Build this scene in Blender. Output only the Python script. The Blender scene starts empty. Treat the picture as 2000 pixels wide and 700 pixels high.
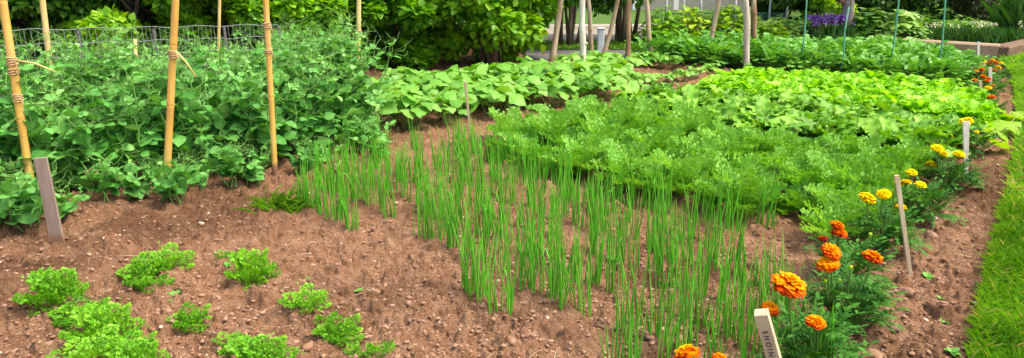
import bpy, math
import numpy as np
R = math.radians
scn = bpy.context.scene
COL = scn.collection

# ------------------------------------------------------------------ camera
F, H, PITCH = 1400.0, 1.0, R(17.1)
cd = bpy.data.cameras.new('camera'); cam = bpy.data.objects.new('camera', cd); COL.objects.link(cam)
cd.sensor_width = 36; cd.lens = 36 * F / 2000; cd.clip_start = 0.05; cd.clip_end = 900
cam.location = (0, 0, H); cam.rotation_euler = (R(90) - PITCH, 0, 0)
scn.camera = cam
# ------------------------------------------------------------------ light
SUN_EL, SUN_AZ = R(62), R(105)          # azimuth clockwise from +Y (ahead of the camera)
w = bpy.data.worlds.new('World'); scn.world = w; w.use_nodes = True
nt = w.node_tree; bg = nt.nodes['Background']
sky = nt.nodes.new('ShaderNodeTexSky'); sky.sky_type = 'NISHITA'; sky.sun_disc = False
sky.sun_elevation = SUN_EL; sky.sun_rotation = SUN_AZ; sky.dust_density = 5.0; sky.ozone_density = 0.3
nt.links.new(sky.outputs[0], bg.inputs[0]); bg.inputs[1].default_value = 0.15
sl = bpy.data.lights.new('sun', 'SUN'); so = bpy.data.objects.new('sun', sl); COL.objects.link(so)
sl.energy = 1.2; sl.angle = R(28); sl.color = (1.0, 0.93, 0.80)
so.rotation_euler = (R(90) - SUN_EL, 0, math.pi - SUN_AZ)
scn.view_settings.view_transform = 'Standard'; scn.view_settings.look = 'None'
scn.view_settings.gamma = 1; scn.view_settings.use_curve_mapping = False
scn.view_settings.exposure = 1.47
scn.view_settings.use_white_balance = True; scn.view_settings.white_balance_temperature = 7100; scn.view_settings.white_balance_tint = 8
scn.cycles.max_bounces = 8; scn.cycles.transmission_bounces = 4

# ------------------------------------------------------------------ picture point -> place on the ground
cp, sp_ = math.cos(PITCH), math.sin(PITCH)
def ray(px, py):
    x = (px - 1000) / F; y = (350 - py) / F
    return np.array([x, cp + y * sp_, -sp_ + y * cp])
def G(px, py, z=0.0):
    d = ray(px, py); return np.array([0, 0, H]) + d * ((z - H) / d[2])
def Q(px, py, Y):
    d = ray(px, py); return np.array([0, 0, H]) + d * (Y / d[1])
def MPP(py):
    d = ray(1000, py); return (-H / d[2]) / F
def to_px(p):
    p = np.atleast_2d(p) - np.array([0, 0, H])
    dep = p[:, 1] * cp - p[:, 2] * sp_; up = p[:, 1] * sp_ + p[:, 2] * cp
    return np.stack([1000 + F * p[:, 0] / dep, 350 - F * up / dep], 1)
def inside(poly, x, y):
    c = False; n = len(poly)
    for i in range(n):
        x1, y1 = poly[i][:2]; x2, y2 = poly[(i + 1) % n][:2]
        if (y1 > y) != (y2 > y) and x < (x2 - x1) * (y - y1) / (y2 - y1) + x1: c = not c
    return c

def inside_v(poly, c):
    P = np.array([p[:2] for p in poly]); x, y = c[:, 0], c[:, 1]; r = np.zeros(len(c), bool)
    for (x1, y1), (x2, y2) in zip(P, np.roll(P, -1, 0)):
        if y1 == y2: continue
        r ^= ((y1 > y) != (y2 > y)) & (x < (x2 - x1) * (y - y1) / (y2 - y1) + x1)
    return r
rng = np.random.default_rng(7)
U = rng.uniform

# ------------------------------------------------------------------ noise
def _h(ix, iy, s):
    n = (ix.astype(np.int64) * 374761393 + iy.astype(np.int64) * 668265263 + s * 2147483647) & 0xffffffff
    n = ((n ^ (n >> 13)) * 1274126177) & 0xffffffff
    n = ((n ^ (n >> 15)) * 2246822519) & 0xffffffff
    return ((n ^ (n >> 16)) & 0xffffff) / float(0xffffff)
def vn(x, y, s=0):
    ix = np.floor(x); iy = np.floor(y); fx = x - ix; fy = y - iy
    fx = fx * fx * (3 - 2 * fx); fy = fy * fy * (3 - 2 * fy)
    a = _h(ix, iy, s); b = _h(ix + 1, iy, s); c = _h(ix, iy + 1, s); d = _h(ix + 1, iy + 1, s)
    return (a * (1 - fx) + b * fx) * (1 - fy) + (c * (1 - fx) + d * fx) * fy
def fbm(x, y, s=0, o=4):
    r = 0; a = .5
    for i in range(o): r = r + a * (vn(x, y, s + i * 17) - .5); x = x * 2.03; y = y * 2.03; a *= .5
    return r
def clods(x, y, s, dens):
    ix = np.floor(x); iy = np.floor(y); out = np.zeros_like(x)
    for dx in (-1, 0, 1):
        for dy in (-1, 0, 1):
            cx = ix + dx; cy = iy + dy
            px = cx + _h(cx, cy, s); py = cy + _h(cx, cy, s + 1); k = _h(cx, cy, s + 2)
            r = .35 + .4 * _h(cx, cy, s + 3)
            an = _h(cx, cy, s + 4) * 3.14; ca = np.cos(an); sa = np.sin(an)
            ux = (x - px) * ca + (y - py) * sa; uy = (-(x - px) * sa + (y - py) * ca) * 1.35
            d2 = (ux * ux + uy * uy) / (r * r)
            out = np.maximum(out, np.where(k < dens, np.sqrt(np.maximum(0, 1 - d2)) * r * (0.5 + .7 * k / dens), 0))
    return out
def gz(x, y):
    x = np.asarray(x, float); y = np.asarray(y, float)
    wx = x + .03 * fbm(x * 9, y * 9, 91, 2) + .012 * fbm(x * 40, y * 40, 93, 2); wy = y + .03 * fbm(x * 9, y * 9, 92, 2) + .012 * fbm(x * 40, y * 40, 94, 2)
    z = .035 * fbm(x * 1.6, y * 1.6, 3, 3) + .030 * fbm(x * 7, y * 7, 5, 3)
    z = z + (.036 * clods(wx * 11, wy * 11, 11, .28) + .028 * clods(wx * 25, wy * 25, 23, .42)) * (.55 + vn(x * 34, y * 34, 61) * .9) + .017 * clods(wx * 52, wy * 52, 37, .65) * (.4 + vn(x * 5, y * 5, 62) * 1.2)
    z = z + .011 * fbm(x * 42, y * 42, 55, 4)
    return z - .012
def gz1(x, y): return float(gz(np.array([x]), np.array([y]))[0])

# ------------------------------------------------------------------ materials
def new_mat(name):
    m = bpy.data.materials.new(name); m.use_nodes = True; n = m.node_tree
    return m, n, n.nodes['Principled BSDF'], n.nodes['Material Output']
def L(n, a, b): n.links.new(a, b)
def ramp(n, fac, stops):
    r = n.nodes.new('ShaderNodeValToRGB'); cr = r.color_ramp
    while len(cr.elements) < len(stops): cr.elements.new(.5)
    for e, (p, c) in zip(cr.elements, stops): e.position = p; e.color = (*c, 1)
    if fac is not None: L(n, fac, r.inputs[0])
    return r
def noise(n, scale, detail=4, rough=.6, coord='Object', sc=None):
    t = n.nodes.new('ShaderNodeTexCoord'); x = n.nodes.new('ShaderNodeTexNoise')
    x.inputs['Scale'].default_value = scale; x.inputs['Detail'].default_value = detail; x.inputs['Roughness'].default_value = rough
    if sc:
        mp = n.nodes.new('ShaderNodeMapping'); mp.inputs['Scale'].default_value = sc
        L(n, t.outputs[coord], mp.inputs[0]); L(n, mp.outputs[0], x.inputs['Vector'])
    else: L(n, t.outputs[coord], x.inputs['Vector'])
    return x.outputs['Fac']
def bump(n, bsdf, h, strength, dist):
    b = n.nodes.new('ShaderNodeBump'); b.inputs['Strength'].default_value = strength; b.inputs['Distance'].default_value = dist
    L(n, h, b.inputs['Height']); L(n, b.outputs[0], bsdf.inputs['Normal']); return b
def math_(n, op, a, b=None, v=None):
    m = n.nodes.new('ShaderNodeMath'); m.operation = op
    L(n, a, m.inputs[0])
    if b is not None: L(n, b, m.inputs[1])
    if v is not None: m.inputs[1].default_value = v
    return m.outputs[0]
def leaf_mat(name, stops, transl=.32, rough=.45, tcol=None, spec=.35, nscale=30):
    m, n, b, out = new_mat(name)
    a = n.nodes.new('ShaderNodeAttribute'); a.attribute_name = 'tint'
    oi = n.nodes.new('ShaderNodeObjectInfo')
    v = math_(n, 'MULTIPLY_ADD', oi.outputs['Random'], v=.24); v.node.inputs[2].default_value = -.12
    s = math_(n, 'ADD', a.outputs['Fac'], v)
    nz = noise(n, nscale, 2); nn = math_(n, 'MULTIPLY_ADD', nz, v=.3); nn.node.inputs[2].default_value = -.15
    s = math_(n, 'ADD', s, nn)
    r = ramp(n, s, stops); L(n, r.outputs[0], b.inputs['Base Color'])
    b.inputs['Roughness'].default_value = rough; b.inputs['Specular IOR Level'].default_value = spec
    tr = n.nodes.new('ShaderNodeBsdfTranslucent')
    mx = n.nodes.new('ShaderNodeMix'); mx.data_type = 'RGBA'; mx.blend_type = 'MULTIPLY'; mx.inputs[0].default_value = 1
    L(n, r.outputs[0], mx.inputs[6]); mx.inputs[7].default_value = (*(tcol or (1.5, 1.35, .5)), 1)
    L(n, mx.outputs[2], tr.inputs[0])
    ms = n.nodes.new('ShaderNodeMixShader'); ms.inputs[0].default_value = transl
    L(n, b.outputs[0], ms.inputs[1]); L(n, tr.outputs[0], ms.inputs[2]); L(n, ms.outputs[0], out.inputs[0])
    return m
def plain(name, stops, scale=20, rough=.8, bs=.3, bd=.003, sc=None, coord='Object', spec=.3):
    m, n, b, out = new_mat(name); nz = noise(n, scale, 5, .65, coord, sc)
    r = ramp(n, nz, stops); L(n, r.outputs[0], b.inputs['Base Color']); b.inputs['Roughness'].default_value = rough
    b.inputs['Specular IOR Level'].default_value = spec
    bump(n, b, nz, bs, bd); return m

def weather(m, mud=.045, grey=.35):
    n = m.node_tree; b = n.nodes['Principled BSDF']; src = b.inputs['Base Color'].links[0].from_socket
    g = noise(n, 14, 5, .7); rg = ramp(n, g, [(.45, (0, 0, 0)), (.7, (grey, grey, grey))])
    m1 = n.nodes.new('ShaderNodeMix'); m1.data_type = 'RGBA'; L(n, rg.outputs[0], m1.inputs[0]); L(n, src, m1.inputs[6]); m1.inputs[7].default_value = (.22, .17, .13, 1)
    t = n.nodes.new('ShaderNodeTexCoord'); sp = n.nodes.new('ShaderNodeSeparateXYZ'); L(n, t.outputs['Object'], sp.inputs[0])
    nz = noise(n, 45, 3, .7); a = math_(n, 'MULTIPLY_ADD', nz, v=.08); a.node.inputs[2].default_value = mud - .04
    d = math_(n, 'SUBTRACT', a, sp.outputs[2]); k = math_(n, 'MULTIPLY', d, v=40); k.node.use_clamp = True
    m2 = n.nodes.new('ShaderNodeMix'); m2.data_type = 'RGBA'; L(n, k, m2.inputs[0]); L(n, m1.outputs[2], m2.inputs[6]); m2.inputs[7].default_value = (.22, .12, .075, 1)
    L(n, m2.outputs[2], b.inputs['Base Color'])
def soil_mat():
    m, n, b, out = new_mat('soil')
    big = noise(n, 1.1, 4, .6); mid = noise(n, 14, 5, .7); fine = noise(n, 160, 4, .75); tiny = noise(n, 420, 2, .7)
    r1 = ramp(n, mid, [(.25, (.175, .092, .052)), (.5, (.29, .168, .102)), (.75, (.41, .265, .175))])
    r2 = ramp(n, big, [(.34, (.50, .46, .40)), (.46, (.92, .90, .88)), (.7, (1.10, 1.05, 1.02))])
    r3 = ramp(n, fine, [(.30, (.38, .34, .31)), (.46, (.85, .83, .82)), (.58, (1.15, 1.13, 1.12)), (.68, (1.4, 1.36, 1.33)), (.76, (2.0, 1.95, 1.85))])
    for e in r3.color_ramp.elements: pass
    m1 = n.nodes.new('ShaderNodeMix'); m1.data_type = 'RGBA'; m1.blend_type = 'MULTIPLY'; m1.inputs[0].default_value = 1
    L(n, r1.outputs[0], m1.inputs[6]); L(n, r2.outputs[0], m1.inputs[7])
    m2 = n.nodes.new('ShaderNodeMix'); m2.data_type = 'RGBA'; m2.blend_type = 'MULTIPLY'; m2.inputs[0].default_value = 1
    L(n, m1.outputs[2], m2.inputs[6]); L(n, r3.outputs[0], m2.inputs[7])
    at_ = n.nodes.new('ShaderNodeAttribute'); at_.attribute_name = 'tint'
    m3 = n.nodes.new('ShaderNodeMix'); m3.data_type = 'RGBA'; m3.blend_type = 'MULTIPLY'; m3.inputs[7].default_value = (.50, .47, .43, 1)
    L(n, at_.outputs['Fac'], m3.inputs[0]); L(n, m2.outputs[2], m3.inputs[6])
    L(n, m3.outputs[2], b.inputs['Base Color']); b.inputs['Roughness'].default_value = .95; b.inputs['Specular IOR Level'].default_value = .15
    s = math_(n, 'ADD', math_(n, 'MULTIPLY', fine, v=1.0), math_(n, 'MULTIPLY', tiny, v=.5))
    bump(n, b, s, 1.0, .010); return m
M = {}
M['soil'] = soil_mat()
M['lawn'] = plain('lawn_ground', [(.3, (.04, .10, .015)), (.7, (.075, .16, .028))], 25, .9)
M['grass'] = leaf_mat('grass_blades', [(0, (.05, .18, .014)), (.5, (.13, .36, .024)), (.85, (.24, .50, .045)), (1, (.44, .46, .17))], .35)
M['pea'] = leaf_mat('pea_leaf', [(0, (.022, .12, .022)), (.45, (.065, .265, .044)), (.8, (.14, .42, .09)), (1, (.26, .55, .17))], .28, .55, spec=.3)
M['pea_stem'] = leaf_mat('pea_stem', [(0, (.08, .26, .05)), (1, (.24, .48, .12))], .2, nscale=15)
M['bean'] = leaf_mat('bean_leaf', [(0, (.07, .24, .022)), (.5, (.15, .40, .045)), (1, (.28, .55, .12))], .3, .5, spec=.4)
M['bean_stem'] = leaf_mat('bean_stem', [(0, (.20, .30, .08)), (1, (.36, .42, .16))], .1)
M['carrot'] = leaf_mat('carrot_leaf', [(0, (.06, .20, .018)), (.5, (.155, .41, .038)), (1, (.32, .60, .13))], .36)
M['parsley'] = leaf_mat('parsley_leaf', [(0, (.035, .17, .006)), (.5, (.115, .37, .012)), (1, (.26, .56, .03))], .3, .45)
M['onion'] = leaf_mat('onion_leaf', [(0, (.06, .28, .018)), (.5, (.115, .46, .030)), (.9, (.22, .56, .06)), (1, (.54, .54, .18))], .22, .38, spec=.4)
M['lettuce'] = leaf_mat('lettuce_leaf', [(0, (.12, .36, .008)), (.45, (.25, .60, .022)), (1, (.38, .76, .08))], .40, .45)
M['beet'] = leaf_mat('beet_leaf', [(0, (.045, .16, .012)), (.45, (.12, .34, .024)), (.8, (.22, .48, .04)), (1, (.34, .56, .14))], .28, .5, spec=.35)
M['beet_stem'] = leaf_mat('beet_stem', [(0, (.10, .17, .04)), (.5, (.20, .13, .05)), (1, (.26, .06, .05))], .1)
M['potato'] = leaf_mat('potato_leaf', [(0, (.04, .18, .020)), (.5, (.105, .34, .042)), (1, (.20, .47, .09))], .28)
M['marigold'] = leaf_mat('marigold_leaf', [(0, (.014, .08, .010)), (.5, (.035, .15, .018)), (1, (.08, .26, .032))], .25, .6, spec=.15)
M['mari_stem'] = leaf_mat('marigold_stem', [(0, (.06, .16, .03)), (1, (.16, .28, .06))], .1)
M['petal_orange'] = leaf_mat('petal_orange', [(0, (.35, .015, .002)), (.3, (.62, .055, .002)), (.5, (.85, .19, .002)), (1, (.92, .40, .004))], .15, .8, (1.2, 1, .7), nscale=90, spec=.12)
M['petal_red'] = leaf_mat('petal_red', [(0, (.12, .004, .004)), (.6, (.28, .012, .005)), (1, (.55, .07, .005))], .15, .8, (1.2, 1, .7), nscale=90, spec=.12)
M['petal_gold'] = leaf_mat('petal_gold', [(0, (.82, .40, .003)), (.6, (.92, .64, .006)), (1, (.94, .74, .012))], .15, .8, (1.1, 1, .6), nscale=90, spec=.12)
M['petal_yellow'] = leaf_mat('petal_yellow', [(0, (.78, .55, .004)), (.6, (.92, .80, .010)), (1, (.95, .88, .04))], .15, .8, (1.1, 1, .6), nscale=90, spec=.12)
M['petal_white'] = leaf_mat('petal_white', [(0, (.35, .45, .2)), (1, (.7, .72, .52))], .2, .6, (1, 1, .9))
M['petal_purple'] = leaf_mat('petal_purple', [(0, (.08, .02, .20)), (.5, (.19, .06, .40)), (1, (.38, .22, .62))], .25, .6, (1, 1, 1))
M['petal_pink'] = leaf_mat('petal_pink', [(0, (.6, .2, .35)), (1, (.8, .4, .55))], .2, .6, (1, 1, 1))
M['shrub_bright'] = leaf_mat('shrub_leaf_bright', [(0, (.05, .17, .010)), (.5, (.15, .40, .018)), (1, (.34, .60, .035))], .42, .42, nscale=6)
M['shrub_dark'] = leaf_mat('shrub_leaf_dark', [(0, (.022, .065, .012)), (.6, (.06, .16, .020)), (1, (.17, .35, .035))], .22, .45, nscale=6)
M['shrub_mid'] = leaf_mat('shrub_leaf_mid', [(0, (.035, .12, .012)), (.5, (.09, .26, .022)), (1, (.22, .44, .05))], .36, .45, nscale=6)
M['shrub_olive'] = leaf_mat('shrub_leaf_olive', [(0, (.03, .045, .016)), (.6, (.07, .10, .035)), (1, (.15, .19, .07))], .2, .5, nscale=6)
M['hosta'] = leaf_mat('hosta_leaf', [(0, (.05, .16, .02)), (.5, (.13, .32, .04)), (1, (.34, .52, .12))], .25, .4)
M['yellow_leaf'] = leaf_mat('yellow_green_leaf', [(0, (.08, .22, .008)), (.5, (.22, .45, .015)), (1, (.46, .62, .04))], .35, .45)
M['iris_leaf'] = leaf_mat('iris_leaf', [(0, (.02, .09, .02)), (1, (.06, .2, .04))], .2)
M['bark'] = plain('bark', [(.3, (.05, .035, .025)), (.7, (.16, .12, .09))], 30, .95, .8, .01, (1, 1, .2))
M['bark_grey'] = plain('bark_grey', [(.3, (.13, .11, .10)), (.55, (.27, .24, .23)), (.8, (.38, .34, .32))], 22, .9, .5, .006, (1, 1, .35))
M['pole_white'] = plain('peeled_wood_white', [(.3, (.30, .24, .19)), (.55, (.52, .47, .42)), (.8, (.66, .62, .58))], 14, .75, .4, .004, (1, 1, .12))
M['pole_bright'] = plain('peeled_wood_bright', [(.3, (.45, .39, .33)), (.55, (.66, .62, .56)), (.8, (.76, .73, .69))], 14, .75, .4, .004, (1, 1, .15))
M['pole_tan'] = plain('peeled_wood_tan', [(.28, (.16, .10, .06)), (.5, (.40, .31, .22)), (.75, (.55, .46, .36))], 16, .8, .5, .004, (1, 1, .15))
M['pole_brown'] = plain('pole_wood_brown', [(.3, (.12, .06, .035)), (.55, (.32, .20, .12)), (.8, (.48, .35, .24))], 16, .85, .5, .004, (1, 1, .15))
M['pole_red'] = plain('pole_bark_reddish', [(.35, (.13, .05, .03)), (.5, (.30, .16, .10)), (.62, (.5, .42, .34))], 9, .85, .5, .004, (1, 1, .2))
M['bamboo'] = plain('bamboo', [(.25, (.42, .20, .035)), (.5, (.66, .38, .085)), (.8, (.80, .58, .24))], 9, .45, .15, .002, (1, 1, .1), spec=.5)
M['bamboo_pale'] = plain('bamboo_pale', [(.25, (.52, .33, .10)), (.6, (.74, .53, .22)), (.85, (.82, .66, .38))], 9, .5, .15, .002, (1, 1, .1), spec=.5)
M['stick'] = plain('split_stick', [(.25, (.44, .28, .09)), (.6, (.66, .48, .2)), (.85, (.75, .6, .34))], 9, .6)
M['twine'] = plain('twine', [(.3, (.35, .2, .1)), (.7, (.6, .42, .25))], 120, .95)
M['label_grey'] = plain('weathered_wood_grey', [(.3, (.20, .145, .115)), (.55, (.33, .26, .215)), (.8, (.42, .35, .30))], 10, .8, .35, .002, (3, 3, .25))
M['label_pale'] = plain('pale_wood', [(.3, (.36, .27, .17)), (.55, (.52, .43, .30)), (.8, (.62, .54, .42))], 12, .75, .3, .0015, (3, 3, .2))
M['label_white'] = plain('whitened_wood', [(.3, (.5, .46, .42)), (.7, (.72, .70, .68))], 12, .8, .3, .0015, (3, 3, .2))
M['ink'] = plain('ink', [(.3, (.03, .025, .03)), (.7, (.09, .08, .09))], 200, .7)
M['wire'] = plain('galvanised_wire', [(.3, (.20, .22, .24)), (.7, (.38, .40, .43))], 40, .45, .1, .001)
M['cord'] = plain('green_cord', [(.3, (.06, .24, .17)), (.7, (.14, .42, .32))], 30, .6)
M['beam'] = plain('timber', [(.3, (.18, .13, .085)), (.55, (.30, .225, .155)), (.8, (.40, .32, .24))], 5, .85, .4, .004, (.4, 3, 3))
M['beam_end'] = plain('timber_dark', [(.3, (.10, .06, .04)), (.7, (.20, .13, .09))], 14, .9, .4, .004)
M['siding'] = plain('pale_siding', [(.3, (.42, .47, .52)), (.7, (.55, .6, .64))], 3, .7, .1)
M['white_paint'] = plain('white_paint', [(.3, (.7, .7, .7)), (.7, (.8, .8, .8))], 5, .5, .1)
M['green_net'] = plain('green_netting', [(.3, (.015, .07, .055)), (.7, (.04, .13, .10))], 12, .8)
M['asphalt'] = plain('asphalt', [(.3, (.05, .05, .055)), (.7, (.085, .085, .09))], 60, .9)
M['gravel_path'] = plain('grey_path', [(.3, (.09, .09, .10)), (.7, (.15, .15, .16))], 60, .9)
M['kerb'] = plain('pale_kerb', [(.3, (.25, .24, .21)), (.7, (.38, .36, .33))], 20, .9)
M['stone'] = plain('stone', [(.25, (.12, .06, .035)), (.5, (.24, .145, .095)), (.75, (.36, .26, .19))], 45, .9, .5, .004)
M['pebble'] = leaf_mat('pebbles', [(0, (.17, .088, .052)), (.6, (.36, .225, .155)), (.9, (.50, .40, .33)), (1, (.68, .62, .56))], 0.0, .9, spec=.2)
M['straw'] = plain('straw', [(.3, (.35, .24, .13)), (.7, (.6, .5, .36))], 40, .9)

for k_, md, gr in (('bamboo', .06, .3), ('bamboo_pale', .06, .3), ('label_grey', .04, .5), ('label_white', .02, .5)): weather(M[k_], md, gr)
# ------------------------------------------------------------------ mesh collecting
class Geo:
    def __init__(s): s.V = []; s.F3 = []; s.F4 = []; s.T = []; s.n = 0
    def add(s, v, f4=None, f3=None, t=0.5):
        v = np.asarray(v, float).reshape(-1, 3)
        if f4 is not None and len(f4): s.F4.append(np.asarray(f4, np.int64) + s.n)
        if f3 is not None and len(f3): s.F3.append(np.asarray(f3, np.int64) + s.n)
        s.V.append(v); s.T.append(np.broadcast_to(np.asarray(t, float), (len(v),)).copy()); s.n += len(v); return s
    def tpl(s):
        V = np.concatenate(s.V); T = np.concatenate(s.T)
        F4 = np.concatenate(s.F4) if s.F4 else np.zeros((0, 4), np.int64)
        F3 = np.concatenate(s.F3) if s.F3 else np.zeros((0, 3), np.int64)
        return (V, F4, F3, T)
    def stamp(s, tp, O, Y, Z, S, t=.5):
        V, F4, F3, T = tp; O = np.atleast_2d(O); n = len(O); m = len(V)
        Y = np.broadcast_to(np.atleast_2d(Y), (n, 3)); Z = np.broadcast_to(np.atleast_2d(Z), (n, 3))
        Y = Y / np.linalg.norm(Y, axis=1, keepdims=True)
        X = np.cross(Y, Z); X /= np.maximum(np.linalg.norm(X, axis=1, keepdims=True), 1e-9); Z = np.cross(X, Y)
        S = np.asarray(S, float)
        if S.ndim < 2: S = np.broadcast_to(S, (n,))[:, None] * np.ones((1, 3))
        W = O[:, None] + V[None, :, 0:1] * (X * S[:, 0:1])[:, None] + V[None, :, 1:2] * (Y * S[:, 1:2])[:, None] + V[None, :, 2:3] * (Z * S[:, 2:3])[:, None]
        t = np.broadcast_to(np.asarray(t, float), (n,))
        off = (np.arange(n) * m)[:, None, None]
        f4 = (F4[None] + off).reshape(-1, 4) if len(F4) else None
        f3 = (F3[None] + off).reshape(-1, 3) if len(F3) else None
        s.add(W.reshape(-1, 3), f4, f3, (T[None] - .5 + t[:, None]).reshape(-1)); return s
    def tube(s, P, r0, r1=None, k=5, t=.5, cap=True):
        P = np.asarray(P, float); n = len(P); r1 = r0 if r1 is None else r1
        rad = np.linspace(r0, r1, n) if np.isscalar(r0) else np.asarray(r0)
        d = np.gradient(P, axis=0); d /= np.maximum(np.linalg.norm(d, axis=1, keepdims=True), 1e-9)
        a = np.tile(np.array([[0.31, .95, .05]]) if abs(d[:, 2]).mean() > .6 else np.array([[0.02, .03, 1.]]), (n, 1))
        X = np.cross(d, a); X /= np.linalg.norm(X, axis=1, keepdims=True); Yv = np.cross(d, X)
        an = np.arange(k) / k * 2 * math.pi
        W = P[:, None] + rad[:, None, None] * (np.cos(an)[None, :, None] * X[:, None] + np.sin(an)[None, :, None] * Yv[:, None])
        i = np.arange(n - 1)[:, None] * k; j = np.arange(k)[None]; j2 = (j + 1) % k
        f = np.stack([i + j, i + j2, i + k + j2, i + k + j], -1).reshape(-1, 4)
        W = W.reshape(-1, 3); f3 = None
        if cap:
            c = len(W); W = np.concatenate([W, P[:1], P[-1:]])
            f3 = [[c, (q + 1) % k, q] for q in range(k)] + [[c + 1, (n - 1) * k + q, (n - 1) * k + (q + 1) % k] for q in range(k)]
        s.add(W, f, f3, t); return s
    def box(s, c, size, rot=None, t=.5, bev=0.0):
        x, y, z = np.array(size) / 2.0; b = min(bev, x * .9, y * .9, z * .9)
        if b <= 0:
            v = np.array([[i * x, j * y, k * z] for k in (-1, 1) for j in (-1, 1) for i in (-1, 1)])
            f = [[0, 2, 3, 1], [4, 5, 7, 6], [0, 1, 5, 4], [2, 6, 7, 3], [0, 4, 6, 2], [1, 3, 7, 5]]; f3 = None
        else:
            v = []; idx = {}
            for k in (-1, 1):
                for j in (-1, 1):
                    for i in (-1, 1):
                        for a in range(3):
                            p = [i * (x - b), j * (y - b), k * (z - b)]; p[a] = (i * x, j * y, k * z)[a]
                            idx[(i, j, k, a)] = len(v); v.append(p)
            v = np.array(v); f = []; f3 = []
            for a in range(3):
                o = [q for q in range(3) if q != a]
                for sg in (-1, 1):
                    lst = []
                    for (p, q) in ((-1, -1), (1, -1), (1, 1), (-1, 1)):
                        key = [0, 0, 0]; key[a] = sg; key[o[0]] = p; key[o[1]] = q; lst.append(idx[(*key, a)])
                    f.append(lst)
                for p in (-1, 1):
                    for q in (-1, 1):
                        k1 = [0, 0, 0]; k1[o[0]] = p; k1[o[1]] = q
                        ka = list(k1); ka[a] = -1; kb = list(k1); kb[a] = 1
                        f.append([idx[(*ka, o[0])], idx[(*kb, o[0])], idx[(*kb, o[1])], idx[(*ka, o[1])]])
            for k in (-1, 1):
                for j in (-1, 1):
                    for i in (-1, 1): f3.append([idx[(i, j, k, 0)], idx[(i, j, k, 1)], idx[(i, j, k, 2)]])
        if rot is not None: v = v @ np.asarray(rot).T
        s.add(v + np.array(c), f, f3, t); return s
    def mesh(s, name, mat, smooth=True):
        V, F4, F3, T = s.tpl(); me = bpy.data.meshes.new(name)
        me.vertices.add(len(V)); me.vertices.foreach_set('co', V.astype(np.float32).ravel())
        nl = F4.size + F3.size; me.loops.add(nl)
        me.loops.foreach_set('vertex_index', np.concatenate([F4.ravel(), F3.ravel()]).astype(np.int32))
        tot = np.concatenate([np.full(len(F4), 4), np.full(len(F3), 3)]).astype(np.int32)
        me.polygons.add(len(tot)); st = np.concatenate([[0], np.cumsum(tot)[:-1]]).astype(np.int32)
        me.polygons.foreach_set('loop_start', st)
        me.polygons.foreach_set('use_smooth', np.full(len(tot), smooth))
        a = me.attributes.new('tint', 'FLOAT', 'POINT'); a.data.foreach_set('value', T.astype(np.float32))
        me.materials.append(mat if not isinstance(mat, str) else M[mat]); me.update(calc_edges=True)
        return me
    def build(s, name, mat, parent=None, smooth=True):
        o = bpy.data.objects.new(name, s.mesh(name, mat, smooth)); COL.objects.link(o)
        if parent is not None: o.parent = parent
        return o
def tag(o, label=None, cat=None, group=None, kind=None):
    if label: o['label'] = label
    if cat: o['category'] = cat
    if group: o['group'] = group
    if kind: o['kind'] = kind
    return o
def empty(name, loc=(0, 0, 0), rz=0.0):
    o = bpy.data.objects.new(name, None); COL.objects.link(o); o.location = tuple(loc); o.rotation_euler = (0, 0, rz); o.empty_display_size = .1
    return o
def dup(root):
    r = root.copy(); COL.objects.link(r)
    for ch in root.children:
        c = ch.copy(); COL.objects.link(c); c.parent = r
        for g in ch.children:
            d = g.copy(); COL.objects.link(d); d.parent = c
    return r
_used = set()
def put(src, loc, rz=0.0, sc=1.0, label=None, group=None, tilt=(0, 0)):
    if src.name in _used: o = dup(src)
    else: _used.add(src.name); o = src
    o.location = tuple(loc); o.rotation_euler = (tilt[0], tilt[1], rz)
    o.scale = (sc, sc, sc) if np.isscalar(sc) else tuple(sc)
    if label: o['label'] = label
    if group: o['group'] = group
    elif 'group' in o.keys() and group == '': del o['group']
    return o
def fromlocal(v, loc): return np.asarray(v) - np.asarray(loc)

# ------------------------------------------------------------------ leaf shapes
def blade(prof, fold=.15, droop=.2, wave=0.0, freq=3, half=2, seed=0):
    """a leaf along +Y of length 1; prof: half widths at even steps"""
    n = len(prof); hs = np.linspace(-1, 1, 2 * half + 1); v = []
    r = np.random.default_rng(seed); ph = r.uniform(0, 6, 2)
    for i, wd in enumerate(prof):
        t = i / (n - 1)
        for h in hs:
            z = fold * abs(h) * wd - droop * t * t
            z += wave * abs(h) ** 1.5 * math.sin(freq * t * 6.28 + ph[0 if h < 0 else 1])
            v.append([h * wd, t - .0 * abs(h), z])
    m = 2 * half + 1; f = []
    for i in range(n - 1):
        for j in range(m - 1): a = i * m + j; f.append([a, a + 1, a + m + 1, a + m])
    tt = np.repeat(np.linspace(.5, .5, n), m)
    hh = np.abs(np.tile(hs, n)); tt = tt + .10 * (1 - np.minimum(1, hh * 4))
    return (np.array(v), np.array(f), np.zeros((0, 3), np.int64), tt)
OVATE = [.02, .25, .36, .38, .32, .2, .02]
ROUND = [.05, .36, .48, .50, .42, .27, .03]
HEART = [.10, .44, .50, .44, .32, .18, .01]
LANCE = [.02, .12, .16, .15, .10, .01]
t_ovate = [blade(OVATE, .2, .15, .02, 2, 2, i) for i in range(3)]
t_round = [blade(ROUND, .18, .12, .035, 2, 2, i) for i in range(3)]
t_heart = [blade(HEART, -.10, .40, .05, 2, 2, i) for i in range(3)]
t_small = blade([.03, .34, .38, .24, .02], .15, .2, 0, 1, 1)
t_tiny = blade([.04, .22, .18, .01], .1, .1, 0, 1, 1)
t_lance = blade(LANCE, .2, .2, 0, 1, 1)
def az_el(a, e):
    a = np.asarray(a, float); e = np.asarray(e, float) + 0 * a
    Y = np.stack([np.cos(a) * np.cos(e), np.sin(a) * np.cos(e), np.sin(e)], -1)
    Z = np.stack([-np.cos(a) * np.sin(e), -np.sin(a) * np.sin(e), np.cos(e)], -1)
    return Y, Z

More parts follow.
